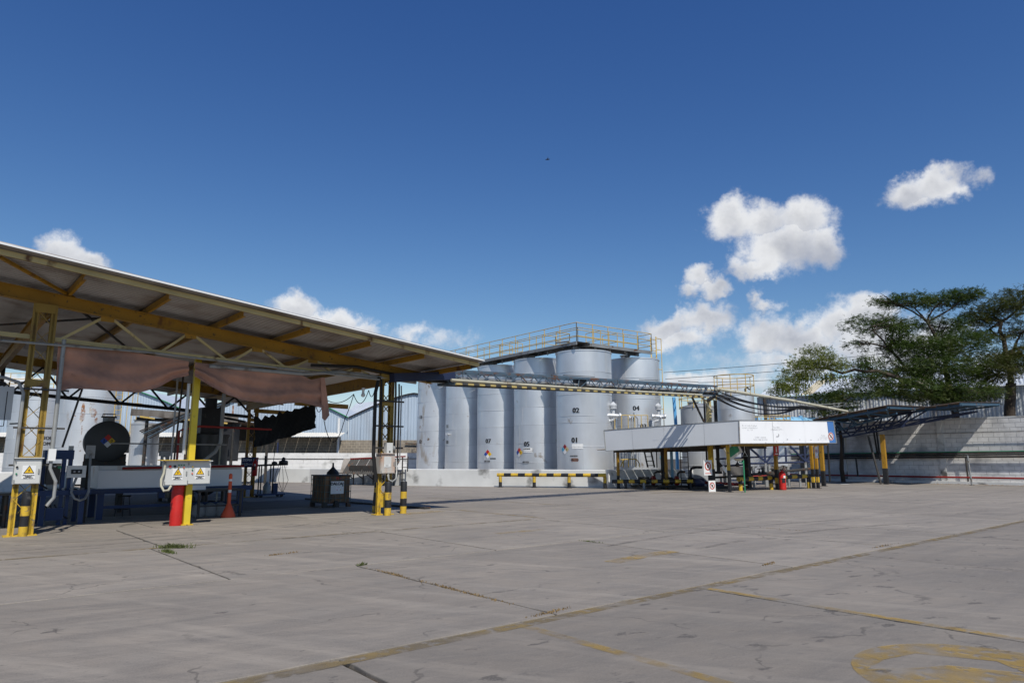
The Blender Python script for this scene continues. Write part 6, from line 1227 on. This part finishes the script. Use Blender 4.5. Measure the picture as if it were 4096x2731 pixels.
wp = T('wall_pipes', 'dark pipes running along the right block wall at chest height', 'pipes', tuple(w0 + wd * 10 + wn * .4))
for z, r, m in ((1.98, .055, m_darksteel), (1.86, .05, m_rubber), (1.72, .06, m_darksteel), (2.06, .03, m_green), (3.3, .03, m_pipe)): MB().cyl(w0 + wd * 4 + wn * .42 + Z * (z - .12), w0 + wd * 26.5 + wn * .42 + Z * (z + .08), r, 8).build('pipe', m, wp, True)
for f in (7, 12, 17, 21.5): q = w0 + wd * f + wn * .42; MB().bar(q, q + Z * 1.75, .08, .08).build('support', m_darksteel, wp); 
rp = MB().cyl(w0 + wd * 4 + wn * .8 + Z * .42, w0 + wd * 26.5 + wn * .8 + Z * .42, .06, 8); tag(rp.build('fire_main', m_redpipe, None, True), 'low dark red pipe at the foot of the right block wall', 'pipe')
q0, q1 = V((28.21, 43.2, 0.08)), V((28.13, 43.2, 1.82)); q0.z = 0; t = T('leaning_pole', 'thin grey pole leaning at the right block wall', 'pole', tuple(q0)); MB().cyl(q0, q1, .05, 8).build('shaft', m_pipe, t, True); MB().box(q0 + Z * .01, .2, .2, .02).build('foot_plate', m_darksteel, t)
# ------------------------------------------------------------------ blue-trussed canopy at the right
rc = T('blue_canopy', 'small sawtooth canopy on blue steel trusses at the right wall', 'canopy', (24.4, 45.6, 0))
m_ctruss = M('canopy_blue_paint', (.04, .085, .13), .5, .1, .2, 2, RUST, .68, 3)
H1, H1b, L1 = V((22.63, 41.5, 4.79)), V((28.44, 46.9, 5.07)), V((20.5, 47.5, 4.23)); H2, H2b, L2 = V((25.99, 40.0, 4.85)), V((31.52, 44.6, 5.18)), V((25.91, 44.5, 4.76))
for (hh, hb_, ll) in ((H1, H1b, L1), (H2, H2b, L2)):
    n_ = 7; sl = ll - hh
    for i in range(n_):
        a = L_(hh, hb_, i / n_); sheet(a, hb_ - hh, sl, (hb_ - hh).length / n_, 1, .19, .03, n=Z).build('roof_sheet', m_rustsheet, rc)
    MB().bar(hh - Z * .12 + sl * .02, hb_ - Z * .12 + sl * .02, .06, .16).build('edge_beam', m_ctruss, rc)
    for f in (.25, .5, .75, .97): MB().bar(hh + sl * f - Z * .08, hb_ + sl * f - Z * .08, .05, .10).build('purlin', m_ctruss, rc)
    for f in (.03, .97): MB().bar(L_(hh, hb_, f) - Z * .18, L_(hh, hb_, f) + sl - Z * .18, .06, .10).build('rafter', m_ctruss, rc)
def truss(t0, t1, u0, u1, n_, m):
    MB().bar(t0, t1, .09, .10).build('truss_chord', m, rc); MB().bar(u0, u1, .09, .10).build('truss_chord', m, rc)
    for i in range(n_):
        a, b = L_(t0, t1, i / n_), L_(t0, t1, (i + 1) / n_); c, d = L_(u0, u1, i / n_), L_(u0, u1, (i + .5) / n_ * 1.0)
        MB().bar(a, d, .08, .09).build('truss_web', m, rc); MB().bar(d, b, .08, .09).build('truss_web', m, rc)
truss(H1 + (L1 - H1) * .03 - Z * .25, H1 + (L1 - H1) * .98 - Z * .25, V((23.23, 41.8, 4.32)), V((21.93, 47.0, 3.46)), 4, m_ctruss)
truss(V((28.94, 43.0, 4.5)), V((22.61, 47.5, 3.57)), V((27.47, 44.0, 4.11)), V((22.57, 47.5, 3.04)), 6, m_darkblue)
truss(V((28.33, 47.0, 4.91)), V((21.94, 49.0, 3.99)), V((26.79, 47.2, 3.9)), V((22.39, 49.0, 3.23)), 7, m_darkblue)  # third truss, added dark to deepen the shade under the roof
for c, d in (((24.31, 46.4, 3.77), (24.4, 46.4, 1.5)), ((24.17, 46.5, 3.68), (24.3, 46.5, 1.97)), ((20.37, 45.0, 2.51), (20.33, 45.0, 0.15)), ((22.33, 47.0, 3.03), (22.28, 47.0, 1.78)), ((23.34, 47.5, 1.69), (23.38, 47.5, 0.44))): MB().cyl(c, d, .06, 8).build('drop_pipe', m_rubber, rc, True)
pp = V((23.93, 45.0, 0.15)); pt = V((24.06, 45.0, 3.06)); pp.z = 0; pt.x = pp.x
MB().bar(pp, V((pp.x, pp.y, 1.0)), .26, .26, wd).build('post_base', m_black, rc); MB().bar(V((pp.x, pp.y, 1.0)), V((pp.x, pp.y, pt.z + .1)), .24, .24, wd).build('post', m_yellow, rc)
MB().bar(V((pp.x - .35, pp.y, 0)), V((pp.x - .75, pp.y + .3, pt.z)), .1, .1).build('drain_pipe', m_darksteel, rc)
o = MB().box((21.4, 45.35, 0.0), .5, .3, .01); tag(o.build('paper_scrap', m_white), 'scrap of white paper on the ground under the blue canopy', 'litter')
# overhead wires
for k, (a, b, lab) in enumerate((((12.83, 58.0, 8.78), (49.71, 66.0, 13.18), 'topmost of three thin power lines across the right sky'), ((12.96, 58.0, 8.22), (49.61, 66.0, 12.32), 'middle of three thin power lines across the right sky'), ((15.73, 58.0, 7.92), (49.4, 66.0, 10.62), 'lowest of three thin power lines across the right sky'))):
    tag(MB().tube(sag(a, b, .25), .022, 5).build('power_line', m_rubber), lab, 'wire', 'power lines on the right')
# a bird, far off
p = V((3.29, 60.0, 28.77)); b = MB(); b.tube([p + V((-.22, 0, 0)), p + V((-.1, 0, .02)), p + V((.08, 0, .03)), p + V((.2, 0, .05))], [.01, .05, .05, .02], 6); b.prism([p + V((-.05, 0, .03)), p + V((.06, 0, .03)), p + V((.02, -.35, .12))], Z * .01); b.prism([p + V((-.05, 0, .03)), p + V((.06, 0, .03)), p + V((.02, .35, .12))], Z * .01)
tag(b.build('bird', m_black), 'tiny dark bird high in the blue sky', 'bird')
# ------------------------------------------------------------------ trees
def leafmat(name, c, c2):
    m = M(name, c, .55, 0, .35, .9, c2, .58, .8, 1, .1, spec=.3); nt = m.node_tree; b = nt.nodes['Principled BSDF']; b.inputs['Subsurface Weight'].default_value = 0
    tr = nt.nodes.new('ShaderNodeBsdfTranslucent'); tr.inputs[0].default_value = (c[0] * 1.6, c[1] * 1.8, c[2] * .9, 1); mx = nt.nodes.new('ShaderNodeMixShader'); mx.inputs[0].default_value = .25
    out = [n for n in nt.nodes if n.type == 'OUTPUT_MATERIAL'][0]; nt.links.new(b.outputs[0], mx.inputs[1]); nt.links.new(tr.outputs[0], mx.inputs[2]); nt.links.new(mx.outputs[0], out.inputs[0]); return m
m_leaf = leafmat('acacia_leaf', (.055, .066, .018), (.10, .085, .025)); m_leaf2 = leafmat('broad_dark_leaf', (.046, .075, .018), (.09, .10, .026)); m_vine = leafmat('creeper_leaf', (.17, .19, .045), (.10, .12, .034))
def branch(mb, p, q, r0, r1, bend=.25, n=7):
    p = V(p); q = V(q); L = (q - p).length; o = V((random.uniform(-1, 1), random.uniform(-1, 1), random.uniform(-.2, .9))) * bend * L * .35; pts = []; rs = []
    for i in range(n + 1):
        t = i / n; pts.append(p.lerp(q, t) + o * 4 * t * (1 - t) * .5 + V((random.gauss(0, 1), random.gauss(0, 1), random.gauss(0, 1))) * L * .012 * (1 if 0 < i < n else 0)); rs.append(r0 + (r1 - r0) * t)
    mb.tube(pts, rs, 7); return pts
def leaves(mb, c, rx, ry, rz, n, size, flat=.5, spray=3, hollow=.1, clump=16):
    # clumps of feathery sprays: each spray a short twig with pairs of narrow leaflets
    for _ in range(max(1, n // clump)):
        while True:
            d = V((random.uniform(-1, 1), random.uniform(-1, 1), random.uniform(-1, 1)))
            if hollow < d.length < 1: break
        k = c + V((d.x * rx, d.y * ry, d.z * rz)); cr = size * random.uniform(1.6, 3.4)
        for _ in range(int(clump * random.uniform(.7, 1.3))):
            e = V((random.gauss(0, .5), random.gauss(0, .5), random.gauss(0, .26))); p = k + e * cr
            out = V((e.x + d.x * .3, e.y + d.y * .3, e.z * .4 + random.gauss(0, .2))).normalized(); sd = out.cross(Z + V((random.gauss(0, flat), random.gauss(0, flat), 0))).normalized(); s_ = size * random.uniform(.55, 1.2)
            for q in range(spray):
                b = p + out * s_ * .5 * q; w = out * s_ * .26; dr_ = -Z * s_ * random.uniform(.05, .35)
                for sg in (-1, 1): f = b + sd * sg * s_ * random.uniform(.4, .65) + dr_ + out * s_ * .15; mb.add([b - w * .5, b + w * .5, f + w * .4, f - w * .3], [(0, 1, 2, 3)])
def twigs(mb, c, rx, ry, rz, src, n):
    for _ in range(n):
        d = V((random.gauss(0, .5), random.gauss(0, .5), random.gauss(0, .5))); branch(mb, src, c + V((d.x * rx, d.y * ry, d.z * rz)), .045, .012, .4, 4)
def P_(x, y, Y): return V((x, Y, y))
def tree(label, base, trunk, pads, m, seed, size=.30, dens=.5, tr=.55):
    random.seed(seed); base = V(base); t = T('acacia_tree', label, 'tree', tuple(base), 'trees behind the right wall'); wood = MB(); crown = MB(); fork = V(trunk)
    branch(wood, base, fork, tr, tr * .75, .15, 8)
    limbs = {}
    for (c, rx, ry, rz, n, via) in pads:
        c = V(c); f = fork if via is None else via
        if via is not None:
            key = tuple(round(v, 1) for v in via)
            if key not in limbs: branch(wood, fork, via, tr * .5, tr * .26, .3); limbs[key] = 1
        mid = f.lerp(c, .6) + V((random.gauss(0, .3), random.gauss(0, .3), .15)); branch(wood, f, mid, tr * .24, tr * .15, .3); 
        for k in range(5): e = c + V((random.uniform(-.7, .7) * rx, random.uniform(-.7, .7) * ry, random.uniform(-.5, .4) * rz)); branch(wood, mid, e, tr * .13, .02, .35, 6)
        twigs(wood, c, rx, ry, rz, mid.lerp(c, .6), 8)
        leaves(crown, c, rx, ry, rz, int(n * dens), size)
    wood.build('trunk', m_bark, t, True, 80); crown.build('crown', m, t); return t
def pad(px, Y, rpx, ry, n, via=None): return (px, rpx[0] * Y / 1607, ry, rpx[1] * Y / 1607, n, via)
vA = V((32.85, 52.0, 9.89)); vB = V((31.89, 52.0, 11.92)); vC = V((28.34, 50.0, 7.33)); vD = V((27.6, 50.0, 9.57))
tree('large flat-topped tree spreading over the right block wall', (33.44, 52.0, 2.98)[:2] + (0,), (33.22, 52.0, 5.58), [
 pad((30.71, 52.0, 13.57), 52, (75, 13), 2.2, 420, vB), pad((33.88, 53.0, 13.86), 53, (70, 20), 2.4, 480, vB), pad((35.21, 52.0, 14.12), 52, (40, 15), 1.6, 240, vB), pad((28.15, 51.0, 13.4), 51, (32, 9), 1.2, 90, vB),
 pad((26.47, 50.0, 11.36), 50, (62, 26), 1.8, 260, vD), pad((28.64, 51.0, 11.56), 51, (45, 30), 1.8, 300, vD), pad((28.27, 50.0, 9.9), 50, (40, 36), 1.5, 320, vD), pad((25.55, 50.0, 9.9), 50, (36, 20), 1.2, 70, vD),
 pad((33.17, 53.0, 11.95), 53, (80, 18), 2.2, 380, vA), pad((31.08, 51.0, 9.73), 51, (85, 32), 2.4, 900, vA), pad((34.05, 52.0, 10.23), 52, (70, 42), 2.4, 850, vA), pad((31.9, 50.0, 7.97), 50, (95, 36), 2.4, 1150, vA),
 pad((28.74, 50.0, 8.13), 50, (62, 26), 2.0, 420, vC), pad((28.34, 49.0, 6.59), 49, (85, 26), 2.0, 800, vC), pad((25.61, 49.0, 7.28), 49, (45, 15), 1.6, 200, vC), pad((24.91, 49.0, 8.22), 49, (30, 8), 1.2, 50, vC), pad((31.87, 49.0, 6.28), 49, (85, 22), 2.0, 620, vC), pad((30.12, 49.0, 5.81), 49, (80, 14), 1.6, 380, vC)], m_leaf2, 5, .15, 4.4, .34)
vE = V((39.81, 54.0, 10.21)); vF = V((39.02, 54.0, 12.32))
tree('second tree with thick leaning trunk at the right edge of the view', (37.11, 52.0, 2.98)[:2] + (0,), (37.75, 52.0, 7.22), [
 pad((38.78, 54.0, 13.2), 54, (58, 34), 2.4, 620, vF), pad((40.8, 54.0, 14.09), 54, (60, 34), 2.4, 620, vF), pad((36.96, 54.0, 12.49), 54, (42, 30), 1.8, 330, vF), pad((37.84, 54.0, 11.08), 54, (48, 18), 1.8, 240, vF),
 pad((37.5, 51.0, 8.91), 51, (60, 38), 2.2, 800, vE), pad((34.92, 50.0, 7.97), 50, (60, 36), 2.2, 700, vE), pad((41.02, 54.0, 11.61), 54, (46, 30), 2.0, 300, vE), pad((34.24, 50.0, 6.22), 50, (60, 16), 1.8, 260, vE), pad((42.91, 54.0, 10.21), 54, (70, 60), 2.4, 700, vE)], m_leaf, 8, .15, 4.2, .45)
# creeper draped over an outer limb
random.seed(21)
t = T('creeper', 'pale green creeper mass drooping over a limb left of the big tree', 'plant', (21.45, 48.0, 7.41)); g = MB(); wd_ = MB()
def strands(mb, c, rx, ry, drop, n, s_=.13):
    for _ in range(n):
        p = c + V((random.uniform(-1, 1) * rx, random.uniform(-1, 1) * ry, 0)); k = int(random.uniform(.3, 1) * drop / .09); x = p.copy()
        for i in range(k):
            x = x + V((random.gauss(0, .025), random.gauss(0, .025), -.09)); u = V((random.gauss(0, 1), random.gauss(0, 1), random.gauss(-.3, .6))).normalized() * s_ * random.uniform(.5, 1); w = u.cross(V((random.gauss(0, 1), random.gauss(0, 1), random.gauss(0, 1)))).normalized() * s_ * .4; mb.add([x - u * .3, x + w, x + u, x - w], [(0, 1, 2, 3)])
for c, rx, rz, n in (((21.29, 48.0, 8.58), 48, 32, 2300), ((22.27, 48.0, 8.17), 38, 22, 1000), ((20.2, 48.0, 7.77), 42, 30, 1800), ((19.16, 48.0, 6.86), 30, 26, 1000), ((18.58, 48.0, 6.4), 18, 22, 600), ((22.87, 48.0, 8.08), 26, 14, 260)): leaves(g, V(c), rx * 48 / 1607, 1.1, rz * 48 / 1607, n, .13, 1.0, 2, .1)
for c, rx, dr_, n in (((19.58, 48.0, 6.79), 1.2, 1.1, 90), ((21.16, 48.0, 7.56), 1.5, 1.0, 120), ((22.82, 48.0, 7.41), 1.0, .8, 50)): strands(g, V(c), rx, .8, dr_, n)
branch(wd_, (26.87, 49.0, 7.53), (20.57, 48.0, 7.87), .14, .06, .2); branch(wd_, (26.87, 49.0, 7.53), (32.28, 51.0, 5.66), .14, .26, .1); wd_.build('limb', m_bark, t, True, 80); g.build('foliage', m_vine, t)
# ivy bush hanging in front of the warehouse wall
t = T('ivy_bush', 'dark ivy bush hanging before the corrugated wall under the tree', 'plant', (22.44, 48.5, 3.49)); g = MB(); wd_ = MB()
for c, rx, rz, n in (((21.85, 48.5, 5.77), 38, 22, 1100), ((23.56, 48.5, 6.08), 50, 24, 1300), ((22.7, 48.5, 4.86), 45, 22, 1000), ((21.2, 48.5, 5.16), 24, 20, 220), ((25.11, 48.5, 6.23), 45, 20, 900)): leaves(g, V(c), rx * 48.5 / 1607, 1.0, rz * 48.5 / 1607, n, .15, 1.0, 2, .1)
branch(wd_, (23.09, 49.0, 2.91)[:2] + (0,), (23.27, 48.5, 6.23), .16, .07, .2); branch(wd_, (23.22, 48.5, 5.62), (24.95, 48.5, 6.23), .07, .04, .2); wd_.build('stem', m_bark, t, True, 80); g.build('foliage', m_leaf2, t)
# dark hanging moss clumps in the big tree's crown
random.seed(33)
for lab, c, rx, dr_, n in (('dark hanging epiphyte clump in the upper left of the big tree', (28.56, 50.0, 11.36), .9, 2.0, 130), ('dark hanging epiphyte clump low in the left of the big tree', (25.84, 49.5, 8.86), .9, 1.6, 120)):
    g = MB(); strands(g, V(c), rx, .7, dr_, n, .10); leaves(g, V(c), rx, .7, .35, 120, .12, 1, 2, .1); tag(g.build('hanging_epiphyte', m_leaf2), lab, 'plant', 'hanging epiphytes')
# fallen leaves along the foot of the right wall
random.seed(4); g = MB()
for i in range(420):
    q = w0 + wd * random.uniform(12, 26) + wn * (1.0 + abs(random.gauss(0, .45))) + Z * .012; a = random.uniform(0, 6.3); u = V((math.cos(a), math.sin(a), .1)) * .06; w = V((-math.sin(a), math.cos(a), .1)) * .035; g.add([q - u, q + w, q + u, q - w], [(0, 1, 2, 3)])
S(tag(g.build('fallen_leaves', M('dead_leaf', (.30, .16, .06), .9, 0, .4, 6)), 'brown fallen leaves scattered along the foot of the right wall', 'leaves'), 'stuff')
